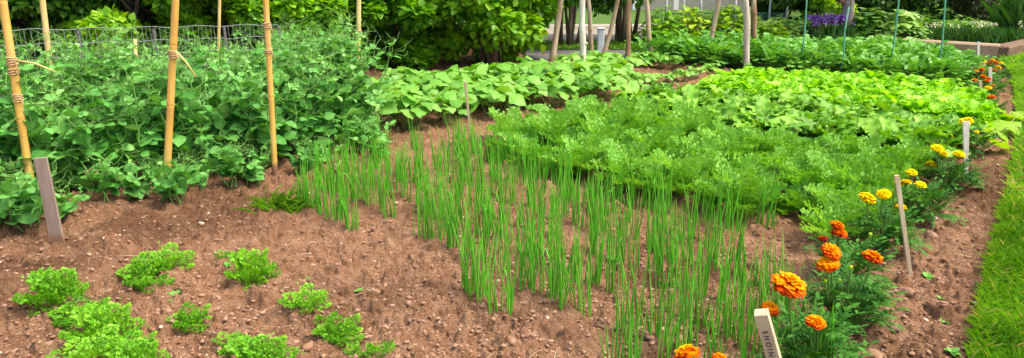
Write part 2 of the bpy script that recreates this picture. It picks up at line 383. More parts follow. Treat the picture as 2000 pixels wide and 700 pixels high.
def pinnate(npairs, lw, llen, start=.3, leaflet=t_small, stem_r=.006, droop=.25, up=.2, jit=.15, seed=0, taper=.3, stem=True):
    """compound leaf of length 1 along +Y"""
    r = np.random.default_rng(seed); g = Geo()
    ts = np.linspace(start, .9, npairs)
    curve = lambda t: np.stack([0 * t, t, .12 * np.sin(t * 2) - droop * t ** 2], -1)
    if stem: g.tube(curve(np.linspace(0, .95, 6)), stem_r, stem_r * .3, 3, .7, False)
    O = []; Y = []; Z = []; S = []
    for t in ts:
        k = math.sin(min(1, (t - start) / (1 - start) * .8 + .25) * math.pi) ** .6 * (1 - taper * t)
        for sgn in (-1, 1):
            c = curve(np.array([t]))[0]; O.append(c)
            an = R(62) - .25 * t; Y.append([sgn * math.sin(an), math.cos(an), up + r.uniform(-jit, jit)])
            Z.append([r.uniform(-.3, .3), r.uniform(-.3, .3), 1]); S.append([lw * k, llen * k, llen * k])
    O.append(curve(np.array([.93]))[0]); Y.append([0, 1, -droop]); Z.append([0, .2, 1]); S.append([lw, llen, llen])
    g.stamp(leaflet, np.array(O), np.array(Y), np.array(Z), np.array(S), .5 + r.uniform(-.12, .12, len(O)))
    return g.tpl()
def frond(n1, n2, seed=0, droop=.35, ll=.075, lw=.11, start=.3, spread=.26):
    """feathery twice-divided leaf"""
    r = np.random.default_rng(seed); g = Geo()
    curve = lambda t: np.stack([0 * t, t, .1 * np.sin(t * 2.2) - droop * t ** 2.2], -1)
    g.tube(curve(np.linspace(0, .95, 6)), .008, .003, 3, .65, False)
    O = []; Y = []; Z = []; S = []
    for t in np.linspace(start, .95, n1):
        k = math.sin((.22 + .75 * (t - start) / (1 - start)) * math.pi) ** .7 * spread
        for sg in (-1, 1):
            b = curve(np.array([t]))[0]; an = R(58) + r.uniform(-.15, .15)
            d = np.array([sg * math.sin(an), math.cos(an), .15 + r.uniform(-.2, .25)]); d /= np.linalg.norm(d)
            nrm = np.array([-d[1] * sg, d[0] * sg, 0])
            for q in np.linspace(.15, 1, n2):
                for s2 in (-1, 1):
                    O.append(b + d * k * q); a2 = .95 if q < .95 else .3
                    Y.append(d * math.cos(a2) + nrm * math.sin(a2) * s2 + np.array([0, 0, r.uniform(-.3, .5)]))
                    Z.append([r.uniform(-.5, .5), r.uniform(-.5, .5), 1]); m = ll * (1.15 - .45 * q) * r.uniform(.8, 1.3); S.append([lw * m / ll, m, m])
    g.stamp(t_tiny, np.array(O), np.array(Y), np.array(Z), np.array(S), .5 + r.uniform(-.15, .15, len(O)))
    return g.tpl()
# ================================================================== SETTING
# soil: one sheet out to the horizon, finely divided near the beds, with real clods
def make_soil():
    rows = np.concatenate([np.linspace(-6, .9, 12), [G(1000, p)[1] for p in np.arange(1000, -55, -1.15)], [40, 60, 90, 140, 220, 400]])
    u = np.concatenate([[-40, -10, -4, -2], np.linspace(-1.15, 1.0, 1250), [2, 4, 10, 40]])
    yy, uu = np.meshgrid(rows, u, indexing='ij'); xx = uu * np.maximum(yy, 1.3)
    xx = np.where(yy < 1.3, uu * 1.3, xx)
    z = gz(xx, yy)
    fade = np.clip((24 - yy) / 10, 0, 1) * np.clip((yy + 2) / 2, 0, 1) * (np.abs(uu) < 1.2); z = z * fade
    nr, nc = yy.shape; a = (np.arange(nr - 1)[:, None] * nc + np.arange(nc - 1)[None]).ravel()
    f = np.stack([a, a + 1, a + nc + 1, a + nc], 1)
    wet = 0 * xx      # damp patches of soil
    for (px, py, sx, sy, k) in ((380, 425, .34, .20, 1.2), (455, 385, .25, .14, 1.1), (60, 520, .25, .12, .9), (220, 455, .34, .14, .95), (640, 345, .3, .12, .7), (150, 600, .2, .1, .4), (1900, 420, .10, .35, .35)):
        c = G(px, py); wet = wet + k * np.exp(-(((xx - c[0]) / sx) ** 2 + ((yy - c[1]) / sy) ** 2))
    wet = np.clip(wet * (1 + 2.6 * fbm(xx * 7, yy * 7, 71, 4)), 0, .9)
    return Geo().add(np.stack([xx, yy, z], -1).reshape(-1, 3), f, t=wet.ravel())
tag(make_soil().build('ground', 'soil'), kind='structure')

def sheet(poly, z, name, mat, skirt=.05, sub=.25):
    """flat ground surface from an outline in metres"""
    import bmesh
    bm = bmesh.new(); vs = [bm.verts.new((p[0], p[1], z)) for p in poly]; f = bm.faces.new(vs); f.normal_update()
    if f.normal.z < 0: f.normal_flip()
    r = bmesh.ops.extrude_face_region(bm, geom=[f]); 
    for v in [e for e in r['geom'] if isinstance(e, bmesh.types.BMVert)]: v.co.z += .0
    for v in vs: v.co.z = z - skirt
    bmesh.ops.recalc_face_normals(bm, faces=bm.faces)
    me = bpy.data.meshes.new(name); bm.to_mesh(me); bm.free(); me.materials.append(M[mat])
    o = bpy.data.objects.new(name, me); COL.objects.link(o); return o
edge_px = [(1840, 1000), (1868, 820), (1893, 700), (1912, 600), (1932, 500), (1957, 420), (1974, 350), (1981, 280), (1982, 220), (1978, 170), (1972, 143)]
edge = [G(*p)[:2] for p in edge_px]
# smooth wavering lawn edge
e2 = []
for i in range(len(edge) - 1):
    for t in np.linspace(0, 1, 6)[:-1]:
        p = edge[i] * (1 - t) + edge[i + 1] * t; e2.append(p + np.array([.02 * (vn(np.array(p[1] * 6.), np.array(.3), 5) - .5), 0]))
e2.append(edge[-1])
far_r = G(1972, 143)[:2]
lawn_poly = [(e2[0][0] - .1, -3)] + [tuple(p) for p in e2] + [tuple(G(1948, 122)[:2]), tuple(G(1985, 108)[:2]), (30, G(1985, 108)[1] + 1.5), (30, -3)]
tag(sheet(lawn_poly, .022, 'lawn', 'lawn'), kind='structure')
yb = [G(1000, p)[1] for p in (119, 101, 89, 70, 59, 55)]
tag(sheet([(.15, yb[0]), (3.2, yb[0]), (3.2, yb[1]), (.15, yb[1])], .016, 'path', 'gravel_path'), kind='structure')
tag(sheet([(.15, yb[1] + .01), (3.2, yb[1] + .01), (3.2, yb[2]), (.15, yb[2])], .028, 'lawn', 'lawn'), kind='structure')
tag(sheet([(.1, yb[2] + .01), (3.2, yb[2] + .01), (3.2, yb[3]), (.1, yb[3])], .016, 'road', 'asphalt'), kind='structure')
kg = Geo(); kg.box((1.65, yb[3] + .11, .05), (3.1, .2, .18), bev=.02); tag(kg.build('kerb', 'kerb'), kind='structure')
tag(sheet([(-60, yb[3] + .23), (60, yb[3] + .23), (60, 90), (-60, 90)], .03, 'lawn', 'lawn'), kind='structure')

# ------------------------------------------------------------------ grass
def grass(poly, n, hmin, hmax, wd, name, label, seed=1, zb=.02, near=True):
    r = np.random.default_rng(seed); P = np.array(poly); lo = P.min(0); hi = P.max(0)
    c = r.uniform(lo, hi, (n, 2)); 
    ok = inside_v(poly, c); c = c[ok]; n = len(c)
    a = r.uniform(0, 6.28, n); e = r.uniform(R(35), R(88), n); Y, Z = az_el(a, e)
    h = r.uniform(hmin, hmax, n) * (0.7 + .6 * vn(c[:, 0] * 7, c[:, 1] * 7, 3))
    t = .3 + .35 * r.random(n) + .55 * (vn(c[:, 0] * 5, c[:, 1] * 5, 8) - .5); t = np.where(r.random(n) < .08, 1., np.clip(t, 0, .85))
    g = Geo(); tp = blade([.5, .45, .3, .02], .3, .35, 0, 1, 1)
    V = tp[0].copy(); V[:, 0] *= 1; tp = (V, tp[1], tp[2], tp[3])
    g.stamp(tp, np.column_stack([c, np.full(n, zb)]), Y, Z, np.stack([wd * r.uniform(.6, 1.2, n), h, h], 1), t)
    o = g.build(name, 'grass'); tag(o, label, 'grass', kind='stuff'); return o
near_poly = [tuple(p) for p in e2 if p[1] > .9]
def shifted(poly, dx): return [(p[0] + dx, p[1]) for p in poly][::-1]
grass(near_poly[:28] + shifted(near_poly[:28], .75), 120000, .018, .05, .0024, 'lawn_grass', 'bright green lawn grass along the right edge of the soil path', 1)
grass(near_poly[26:] + shifted(near_poly[26:], 2.0), 60000, .03, .07, .006, 'lawn_grass', 'green lawn grass beyond, running to the timber edging', 2)
grass([tuple(far_r), tuple(G(1948, 122)[:2]), tuple(G(1985, 108)[:2]), (9, G(1985, 108)[1] + .3), (9, far_r[1])], 15000, .03, .07, .012, 'lawn_grass', 'yellowish lawn grass at the end of the timber edging', 3)
grass([(-3, yb[1] + .01), (2.6, yb[1] + .01), (2.6, yb[2]), (-3, yb[2])], 9000, .03, .06, .012, 'lawn_grass', 'strip of lawn grass between grey path and road behind the garden', 4, .028)

# ------------------------------------------------------------------ pebbles and crumbs
def rock(seed, rough=.25, n=6):
    r = np.random.default_rng(seed); v = []; 
    for i in range(n + 1):
        th = math.pi * i / n
        for j in range(8):
            ph = 2 * math.pi * j / 8; d = np.array([math.sin(th) * math.cos(ph), math.sin(th) * math.sin(ph), math.cos(th)])
            v.append(d * (1 + rough * (vn(np.array(d[0] * 1.7 + seed * 3.1 + d[2]), np.array(d[1] * 1.7 + d[2] * 1.3), seed) - .5) * 2))
    v = np.array(v) * np.array([1, .75, .5]); f = []
    for i in range(n):
        for j in range(8): a = i * 8 + j; b = i * 8 + (j + 1) % 8; f.append([a, a + 8, b + 8, b])
    return (v, np.array(f), np.zeros((0, 3), np.int64), np.full(len(v), .5))
rocks = [rock(i, .35, 4) for i in range(5)]
def pebbles():
    r = np.random.default_rng(5); n = 42000
    px = r.uniform(-150, 2100, n); py = 150 + 750 * r.random(n) ** .8
    g = Geo(); pts = np.array([G(a, b) for a, b in zip(px, py)]); ok = ~inside_v(lawn_poly, pts); pts = pts[ok]
    z = gz(pts[:, 0], pts[:, 1]); n = len(pts); s = .0020 + .0080 * r.random(n) ** 5; s *= np.where(r.random(n) < .012, 1.7, 1)
    a = r.uniform(0, 6.28, n); Y, Z = az_el(a, r.uniform(-.4, .4, n)); t = np.where(r.random(n) < .03, .92, r.uniform(.1, .6, n))
    for k in range(5):
        m = np.arange(n) % 5 == k; g.stamp(rocks[k], np.column_stack([pts[m, :2], z[m] + s[m] * .2]), Y[m], Z[m], s[m], t[m])
    o = g.build('pebbles', 'pebble'); tag(o, 'small pebbles and soil crumbs scattered over the brown soil', 'pebbles', kind='stuff')
    g = Geo(); n = 120
    for i in range(n):
        p = G(r.uniform(-50, 1950), r.uniform(230, 780)); 
        if inside(lawn_poly, p[0], p[1]): continue
        a = r.uniform(0, 3.14); l = r.uniform(.008, .035); d = np.array([math.cos(a), math.sin(a), 0]) * l
        z = gz1(p[0], p[1]) + .006; q = p + [0, 0, z]; g.tube([q - d, q + [0, 0, .003], q + d], .0011, .0008, 4)
    o = g.build('straw_bits', 'straw'); tag(o, 'pale bits of straw and dry roots lying on the soil', 'straw', kind='stuff')
pebbles()
for (px, py, wpx, lab, sd, mt) in [(1772, 572, 34, 'rounded brown stone lying in the middle of the soil path', 3, 'stone'),
        (1712, 690, 66, 'largest pale angular stone at the bottom edge beside the marigolds', 8, 'stone'),
        (1745, 640, 32, 'earthy clod beside the marigold roots above the largest pale stone', 5, 'stone'),
        (1815, 462, 30, 'flat brown stone half buried beside the narrow marigold stake', 6, 'stone'),
        (1683, 590, 20, 'pale stone under the edge of the front orange marigold plant', 7, 'label_pale'),
        (1765, 497, 15, 'pale stone at the foot of the narrow stake', 9, 'label_white'),
        (204, 462, 11, 'small white stone right of the grey wooden marker board', 10, 'label_pale'),
        (838, 683, 11, 'small pale stone near the bottom edge below the onions', 12, 'label_pale')]:
    b = G(px, py); s = wpx / 2 * MPP(py); g = Geo(); g.stamp(rock(sd, .45, 6), [0, 0, 0], [1, .3, .1], [0, 0, 1], s)
    o = g.build('stone', mt); o.location = (b[0], b[1], gz1(b[0], b[1]) + s * .12); tag(o, lab, 'stone')

# ================================================================== SHRUBS AND TREES
def shrub(name, pos, hw, dep, ht, mat, label, cat, leaf_px=.05, n=9000, zlo=.05, tpl='small', stems=5, group=None, lobes=26, seed=0, stem_mat='bark', updir=.5, trunk_r=.02, fill=.35):
    """woody plant: branching stems and a crown of leaf clumps spread through its volume"""
    r = np.random.default_rng(seed + 100); root = empty(name, (pos[0], pos[1], 0)); tag(root, label, cat, group)
    cs = []; 
    for i in range(lobes):
        a = r.uniform(0, 6.28); q = r.random() ** .4; z = zlo + (ht - zlo) * (r.random() ** .85)
        env = math.sqrt(max(.05, 1 - ((z - ht * .45) / (ht * .62)) ** 2))
        cs.append((math.cos(a) * hw * q * env, math.sin(a) * dep * q * env, z, r.uniform(.16, .34) * min(hw, ht) * 1.0, r.uniform(-.2, .2)))
    g = Geo(); per = n // lobes; T = {'small': t_small, 'ovate': t_ovate[0], 'lance': t_lance, 'heart': t_heart[0], 'tiny': t_tiny}[tpl]
    for (x, y, z, rad, tn) in cs:
        d = r.normal(size=(per, 3)); d /= np.linalg.norm(d, axis=1, keepdims=True); d[:, 2] = np.where(r.random(per) < .35, np.abs(d[:, 2]), d[:, 2])
        rr = rad * np.where(r.random(per) < fill, r.random(per) ** .5, 1 + r.normal(size=per) * .12)
        O = np.array([x, y, z]) + d * rr[:, None] * np.array([1.15, 1, .85]); O[:, 2] = np.maximum(O[:, 2], .03)
        Y = d * .6 + r.normal(size=(per, 3)) * .55 + np.array([0, 0, -.15]); Z = d * .5 + r.normal(size=(per, 3)) * .35 + np.array([0, 0, updir + .4])
        s = leaf_px * r.uniform(.6, 1.25, per)
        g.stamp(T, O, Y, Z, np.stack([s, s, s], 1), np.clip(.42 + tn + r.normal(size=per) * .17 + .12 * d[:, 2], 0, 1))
    g.build('crown', mat, root)
    g = Geo()
    for i in range(stems):
        c = cs[i % len(cs)]; a = r.uniform(0, 6.28); b = np.array([math.cos(a) * .06 * hw * stems ** .5, math.sin(a) * .06 * hw * stems ** .5, -.05])
        top = np.array([c[0] * .8, c[1] * .8, max(c[2], ht * .6)]); mid = (b + top) / 2 + np.array([b[0] * 1., b[1], .1 * ht]) * .6
        P = np.array([b, b * .6 + mid * .4, mid, top]) + r.normal(size=(4, 3)) * .02 * hw; P[0] = b
        g.tube(P, trunk_r * r.uniform(.7, 1.2), trunk_r * .3, 7)
        for c2 in cs[i::max(1, stems)][:4]:
            g.tube(np.array([mid, (mid + c2[:3]) / 2 + [0, 0, .04], c2[:3]]), trunk_r * .45, trunk_r * .15, 5)
    g.build('trunk', stem_mat, root); return root
def at(px, py): p = G(px, py); return p
def sh(px, dist, wpx, **k):
    """by picture column, distance in metres and width in pixels"""
    x = (px - 1000) / F * dist * 1.03; m = dist * 1.03 / F; return (x, dist, 0), wpx / 2 * m
# hedge plants behind the peas
for i, (px, d, wp, ht, mat, lab, lf) in enumerate([
        (-60, 5.6, 260, 1.5, 'shrub_mid', 'dark evergreen shrub at the far left behind the bamboo poles', .055),
        (130, 5.9, 250, 1.45, 'shrub_mid', 'dark leafy shrub behind the left end of the wire fence', .06),
        (300, 5.8, 240, 1.5, 'shrub_bright', 'bright topped shrub behind the shortest bamboo stake', .06),
        (470, 5.9, 250, 1.45, 'shrub_bright', 'bright green shrub behind the middle of the pea row', .07),
        (615, 6.3, 200, 1.35, 'shrub_bright', 'fresh green shrub behind the right end of the pea row', .065)]):
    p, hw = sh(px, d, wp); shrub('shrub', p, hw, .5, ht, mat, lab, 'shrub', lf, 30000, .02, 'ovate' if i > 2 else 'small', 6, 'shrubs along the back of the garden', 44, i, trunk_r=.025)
for i, (px, d, wp, ht, lab) in enumerate([(795, 7.05, 195, 1.6, 'leafy bright green shrub behind the bean bed, left of its pair'),
        (962, 7.1, 215, 1.7, 'broad bright green shrub behind the bean bed, beside the leaning poles')]):
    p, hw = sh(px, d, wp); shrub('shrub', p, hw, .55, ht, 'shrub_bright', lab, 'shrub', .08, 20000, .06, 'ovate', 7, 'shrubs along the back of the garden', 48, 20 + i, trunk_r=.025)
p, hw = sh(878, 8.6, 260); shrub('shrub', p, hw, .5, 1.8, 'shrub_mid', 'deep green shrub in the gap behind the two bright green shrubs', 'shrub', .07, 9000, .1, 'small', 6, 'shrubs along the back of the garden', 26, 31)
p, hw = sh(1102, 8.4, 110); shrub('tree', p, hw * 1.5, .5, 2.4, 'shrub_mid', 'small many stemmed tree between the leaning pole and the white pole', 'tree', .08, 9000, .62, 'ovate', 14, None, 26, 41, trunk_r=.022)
p, hw = sh(1212, 8.7, 110); shrub('tree', p, hw * 1.5, .5, 2.4, 'shrub_mid', 'small dark stemmed tree behind the brown pole', 'tree', .08, 9000, .55, 'ovate', 12, None, 26, 42, trunk_r=.02)
# far trees, a wall of foliage
for i, (px, d, wp, ht, mat, lab, z0) in enumerate([
        (-250, 13, 500, 4.5, 'shrub_dark', 'far dark tree beyond the left end of the pea row', .2), (150, 14, 420, 4.5, 'shrub_mid', 'far tree behind the left dark shrubs', .2),
        (520, 14, 420, 4.5, 'shrub_mid', 'far green tree behind the middle of the pea row', .2), (860, 15, 380, 4.5, 'shrub_mid', 'far tree behind the two bright shrubs', .2),
        (1100, 17, 300, 4.5, 'shrub_bright', 'far light green tree across the road, behind the small trees', .9), 
        (1560, 15.5, 330, 4.5, 'shrub_mid', 'far tree behind the purple iris clump', .1), (1760, 14.5, 330, 4.5, 'shrub_dark', 'dark evergreen tree behind the hosta clump', .05),
        (1990, 15, 330, 4.5, 'shrub_mid', 'far tree behind the timber edging', .1), (2280, 14, 400, 4.5, 'shrub_dark', 'far dark tree outside the right of the lawn', .1)]):
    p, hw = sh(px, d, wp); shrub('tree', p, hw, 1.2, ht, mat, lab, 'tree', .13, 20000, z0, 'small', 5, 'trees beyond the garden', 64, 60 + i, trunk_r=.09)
for i, (px, d, wp, ht, mat, lab, lf, tp) in enumerate([
        (1575, 12.2, 90, .95, 'yellow_leaf', 'light green shrub with pink blooms behind the irises', .06, 'small'),
        (1720, 12.6, 190, 1.1, 'shrub_dark', 'low dark shrub behind the hosta clump', .07, 'small'),
        (1868, 12.2, 130, 1.0, 'shrub_olive', 'grey olive shrub behind the white flowers', .06, 'tiny'),
        (1955, 12.0, 120, .8, 'shrub_olive', 'olive yellow shrub left of the far right purple flowers', .07, 'small'),
        (1500, 12.4, 120, .75, 'shrub_dark', 'dark shrub behind the reddish pole', .07, 'small')]):
    p, hw = sh(px, d, wp); rt = shrub('shrub', p, hw, .5, ht, mat, lab, 'shrub', lf, 7000, .05, tp, 5, 'shrubs in the far border', 24, 80 + i)
    if i == 0:
        r = np.random.default_rng(3); f = Geo(); a = np.linspace(0, 6.28, 8)[:-1]; Y, Z = az_el(a, .4); f.stamp(t_small, np.zeros((7, 3)), Y, Z, .035, .5); me = f.mesh('bloom', 'petal_pink')
        for j in range(9): o = bpy.data.objects.new('bloom', me); COL.objects.link(o); o.parent = rt; o.location = (r.uniform(-.3, .3), r.uniform(-.6, -.45), r.uniform(.45, .8))

# leafy clumps of the far border
def clump(name, px, py, wpx, ht, mat, label, cat, tpl='ovate', n=160, lf=.1, seed=0, group=None, dep=None):
    p = G(px, py); m = MPP(py); r = np.random.default_rng(seed + 300); root = empty(name, (p[0], p[1], 0)); tag(root, label, cat, group)
    hw = wpx / 2 * m; dep = dep or hw; a = r.uniform(0, 6.28, n); q = r.random(n) ** .6; z = ht * (1 - .75 * q ** 1.6) * r.uniform(.5, 1.05, n)
    O = np.column_stack([np.cos(a) * q * hw, np.sin(a) * q * dep, z]); Y, Z = az_el(a + r.normal(size=n) * .4, r.uniform(-.5, .5, n))
    g = Geo(); T = {'ovate': t_ovate[1], 'heart': t_heart[1], 'round': t_round[0], 'small': t_small, 'lance': t_lance}[tpl]
    s = lf * r.uniform(.7, 1.2, n); g.stamp(T, O, Y, Z, s, np.clip(.5 + r.normal(size=n) * .2, 0, 1)); g.build('leaves', mat, root)
    g = Geo()
    for i in range(0, n, 4): g.tube([[O[i, 0] * .2, O[i, 1] * .2, -.02], [O[i, 0] * .7, O[i, 1] * .7, O[i, 2] * .6], O[i]], .005, .003, 3, .5, False)
    g.build('stems', 'bean_stem', root); return root
for i, (px, py, wp, ht, mat, lab, cat, tp, lf, n) in enumerate([
        (1690, 84, 90, .44, 'hosta', 'pale hosta clump right of the grey trunk', 'hosta', 'heart', .13, 260),
        (1752, 86, 90, .42, 'hosta', 'pale hosta clump beside the thin green cord', 'hosta', 'heart', .12, 240),
        (1590, 88, 70, .22, 'shrub_mid', 'low dark green plant under the iris leaves', 'plant', 'ovate', .07, 200),
        (1528, 88, 90, .36, 'hosta', 'mixed green plant left of the purple irises', 'plant', 'ovate', .09, 260),
        (1345, 88, 120, .46, 'yellow_leaf', 'yellowish green leafy plant in front of the pale building', 'plant', 'ovate', .09, 420),
        (1425, 90, 140, .48, 'yellow_leaf', 'broad yellow green plant behind the white and reddish poles', 'plant', 'ovate', .09, 560),
        (1505, 94, 60, .34, 'yellow_leaf', 'small bright yellow green plant right of the reddish pole', 'plant', 'ovate', .07, 160),
        (1290, 92, 100, .46, 'shrub_bright', 'green leafy plant right of the brown pole at the back', 'plant', 'ovate', .08, 420),
        (1680, 70, 110, .30, 'shrub_mid', 'leafy border plant behind the left hosta clump', 'plant', 'ovate', .09, 300),
        (1790, 70, 120, .28, 'shrub_mid', 'leafy border plant at the foot of the low dark shrub', 'plant', 'ovate', .08, 320),
        (1880, 70, 130, .24, 'shrub_mid', 'leafy border plant behind the white flowers, before the olive shrub', 'plant', 'ovate', .08, 340),
        (150, 175, 190, .34, 'shrub_mid', 'low leafy plant on the ground behind the left end of the wire fence', 'plant', 'ovate', .07, 420),
        (330, 160, 190, .30, 'shrub_mid', 'low leafy plant on the ground behind the middle of the wire fence', 'plant', 'ovate', .07, 420),
        (1560, 72, 120, .26, 'shrub_mid', 'leafy border plant behind the left half of the purple irises', 'plant', 'ovate', .08, 320)]):
    clump('leafy_plant' if cat == 'plant' else 'hosta', px, py, wp, ht, mat, lab, cat, tp, n, lf, i, 'plants in the far border')

def iris_clump(px, py, wpx, ht, nf, label, white=False, cat='iris', seed=0):
    p = G(px, py); m = MPP(py); r = np.random.default_rng(seed + 50); root = empty('iris_clump' if not white else 'white_flower_clump', (p[0], p[1], 0)); tag(root, label, cat, None if not white else 'white flowering plants in the far border')
    hw = wpx / 2 * m; g = Geo(); n = 170; a = r.uniform(0, 6.28, n); O = np.column_stack([r.uniform(-hw, hw, n), r.uniform(-.25, .25, n), np.zeros(n)])
    Y, Z = az_el(a, r.uniform(R(62), R(88), n)); s = ht * r.uniform(.6, .98, n)
    g.stamp(blade([.5, .6, .55, .35, .02], .2, .15, 0, 1, 1), O, Y, Z, np.stack([np.full(n, .02), s, s], 1), r.uniform(.2, .8, n)); g.build('leaves', 'iris_leaf', root)
    g = Geo()
    for i in range(nf):
        b = np.array([r.uniform(-hw, hw) * .95, r.uniform(-.2, .2), 0]); t = b + [r.uniform(-.03, .03), 0, ht * r.uniform(.85, 1.12)]
        g.tube([b, t], .005, .004, 4, .5, False)
        o = bpy.data.objects.new('bloom', BLOOM[white]); COL.objects.link(o); o.parent = root; o.location = tuple(t); o.rotation_euler = (0, 0, r.uniform(0, 6)); sc = r.uniform(.6, 1.15) * (.6 if white else 1); o.scale = (sc, sc, sc)
    g.build('stems', 'mari_stem', root); return root
BLOOM = {}
for wh in (False, True):
    f = Geo(); k = 6; a = np.arange(k) * 6.28 / k; Y, Z = az_el(a, np.where(np.arange(k) % 2, .9, -.35)); f.stamp(t_small, np.zeros((k, 3)), Y, Z, .05, np.linspace(.2, .9, k)); BLOOM[wh] = f.mesh('bloom', 'petal_white' if wh else 'petal_purple')
iris_clump(1612, 88, 80, .30, 60, 'iris clump in full purple bloom left of the grey trunk')
iris_clump(1990, 72, 60, .62, 16, 'purple iris clump at the far right edge', seed=1)
for i, (px, py, wp, ht, nf) in enumerate([(1800, 82, 70, .20, 4), (1850, 80, 80, .20, 12), (1905, 80, 80, .21, 12), (1955, 90, 80, .25, 6), (2015, 95, 90, .28, 5)]):
    iris_clump(px, py, wp, ht, nf, 'white flowering plant behind the timber edging, ' + ['nearest the hostas', 'second from the hostas', 'middle one of five', 'above the end of the timber', 'at the right edge of the picture'][i], True, 'flower', 5 + i)

# ------------------------------------------------------------------ trunk, building, netting, posts
def trunk():
    b = G(1652, 84); Y = b[1]; root = empty('tree', (b[0], b[1], 0)); tag(root, 'pale grey trunk of a tree standing right of the purple irises', 'tree')
    m = MPP(84); g = Geo(); top = Q(1657, 0, Y) - b
    P = np.array([[0, 0, -.05], [0, 0, .05], top * .5, top, top * 2.2, top * 3.4]); g.tube(P, [12 * m * 1.3, 12 * m, 11.5 * m, 10.5 * m, 9 * m, 7 * m], k=12)
    g.build('trunk', 'bark_grey', root)
    g = Geo(); s = top * .9; e = Q(1628, -10, Y - .1) - b; g.tube([s, (s + e) / 2 + [0, 0, -.02], e, e + (e - s) * 1.5], 5 * m, 2 * m, k=8); g.build('branch', 'beam_end', root)
    g = Geo(); r = np.random.default_rng(1); n = 5000; d = r.normal(size=(n, 3)); d /= np.linalg.norm(d, axis=1, keepdims=True)
    O = top * 3.6 + d * np.array([1.1, .9, .7]) * r.random((n, 1)) ** .4 + 0; g.stamp(t_small, O, d, d + [0, 0, 1], .08, r.uniform(.2, .8, n)); g.build('crown', 'shrub_mid', root)
trunk()
def building():
    d = 14.6; root = empty('pale_building', (0, d, 0)); tag(root, 'pale blue grey clapboard building glimpsed behind the poles', 'building')
    x0 = Q(1235, 20, d)[0]; x1 = Q(1470, 20, d)[0]; g = Geo(); cx = (x0 + x1) / 2
    g.box((cx, 1.5, 1.5), (x1 - x0, 3, 3.2)); 
    for i in range(20): g.box((cx, -.012, .08 + i * .16), (x1 - x0 + .03, .03, .15), np.array([[1, 0, 0], [0, math.cos(.08), -math.sin(.08)], [0, math.sin(.08), math.cos(.08)]]))
    g.build('wall', 'siding', root, False)
    for q, ww in ((1318, .11), (1239, .11), (1466, .11)):
        g = Geo(); g.box((Q(q, 20, d)[0], -.06, 1.5), (ww, .05, 3.1), bev=.01); g.build('corner_board', 'white_paint', root, False)
    g = Geo(); g.box((cx, -.05, .2), (x1 - x0, .06, .4)); g.build('plinth', 'kerb', root, False)
    g = Geo(); g.box((Q(1385, 20, d)[0], -.05, .95), (.75, .03, .7), bev=.01); w_ = g.build('window', 'green_net', root, False)
    g = Geo()
    for dx in (-.39, .39, 0): g.box((Q(1385, 20, d)[0] + dx, -.085, .95), (.05, .04, .8))
    for dz in (-.37, .37): g.box((Q(1385, 20, d)[0], -.087, .95 + dz), (.83, .045, .05))
    g.build('frame', 'white_paint', w_, False)
    g = Geo(); g.add([[x0 - .3, -.4, 3.0], [x1 + .3, -.4, 3.0], [x1 + .3, 1.5, 4.1], [x0 - .3, 1.5, 4.1], [x0 - .3, 3.4, 3.0], [x1 + .3, 3.4, 3.0]], [[0, 1, 2, 3], [3, 2, 5, 4]]); g.build('roof', 'asphalt', root, False)
building()
def net_fence():
    d = 12.0; root = empty('netting_fence', (0, d, 0)); tag(root, 'low green netting fence with thin posts in front of the pale building', 'fence')
    xa = Q(1300, 30, d)[0]; xb = Q(1535, 30, d)[0]; zt = Q(1300, 24, d)[2]
    g = Geo(); n = 60
    for i in range(n): x = xa + (xb - xa) * i / (n - 1); g.tube([[x, 0, 0], [x, 0, zt]], .006, .006, 4)
    for z in np.arange(.05, zt, .045): g.tube([[xa, 0, z], [xb, 0, z]], .008, .008, 4)
    g.build('netting', 'green_net', root)
    for x in np.linspace(xa, xb, 8):
        g = Geo(); g.tube([[x, -.02, -.1], [x, -.02, zt + .3]], .018, .018, 8); g.build('post', 'wire', root)
net_fence()
b = G(1172, 112); g = Geo(); g.box((0, 0, .14), (.07, .07, .30), bev=.01); g.box((0, 0, .30), (.085, .085, .02), bev=.008)
o = g.build('white_post', 'siding', smooth=False); o.location = (b[0], b[1], 0); tag(o, 'short pale square post behind the leaning pole', 'post')

# timber edging of the far raised bed
def timber():
    a = G(1860, 112); b = G(1948, 118); c = G(1972, 112); m = MPP(115); hgt = .145
    root = empty('timber_edging', tuple(a)); tag(root, 'heavy brown timber edging of a raised bed at the end of the lawn', 'raised bed edge')
    d = b - a; d[2] = 0; ln = np.linalg.norm(d); d /= ln; nrm = np.array([-d[1], d[0], 0]); rot = np.stack([d, nrm, [0, 0, 1]], 1)
    ln2 = ln + .6
    g = Geo(); g.box(d * (ln - ln2 / 2) + nrm * .10 + [0, 0, hgt / 2 - .01], (ln2, .2, hgt + .03), rot, bev=.012); g.build('long_beam', 'beam', root, False)
    e = c - b; e[2] = 0; l2 = np.linalg.norm(e); e /= l2; n2 = np.array([-e[1], e[0], 0]); rot2 = np.stack([e, n2, [0, 0, 1]], 1)
    g = Geo(); g.box(d * (ln + .004) + e * (.9) + [0, 0, hgt / 2 - .012] , (1.8, .16, hgt + .022), rot2, bev=.012); g.build('end_beam', 'beam_end', root, False)
timber()

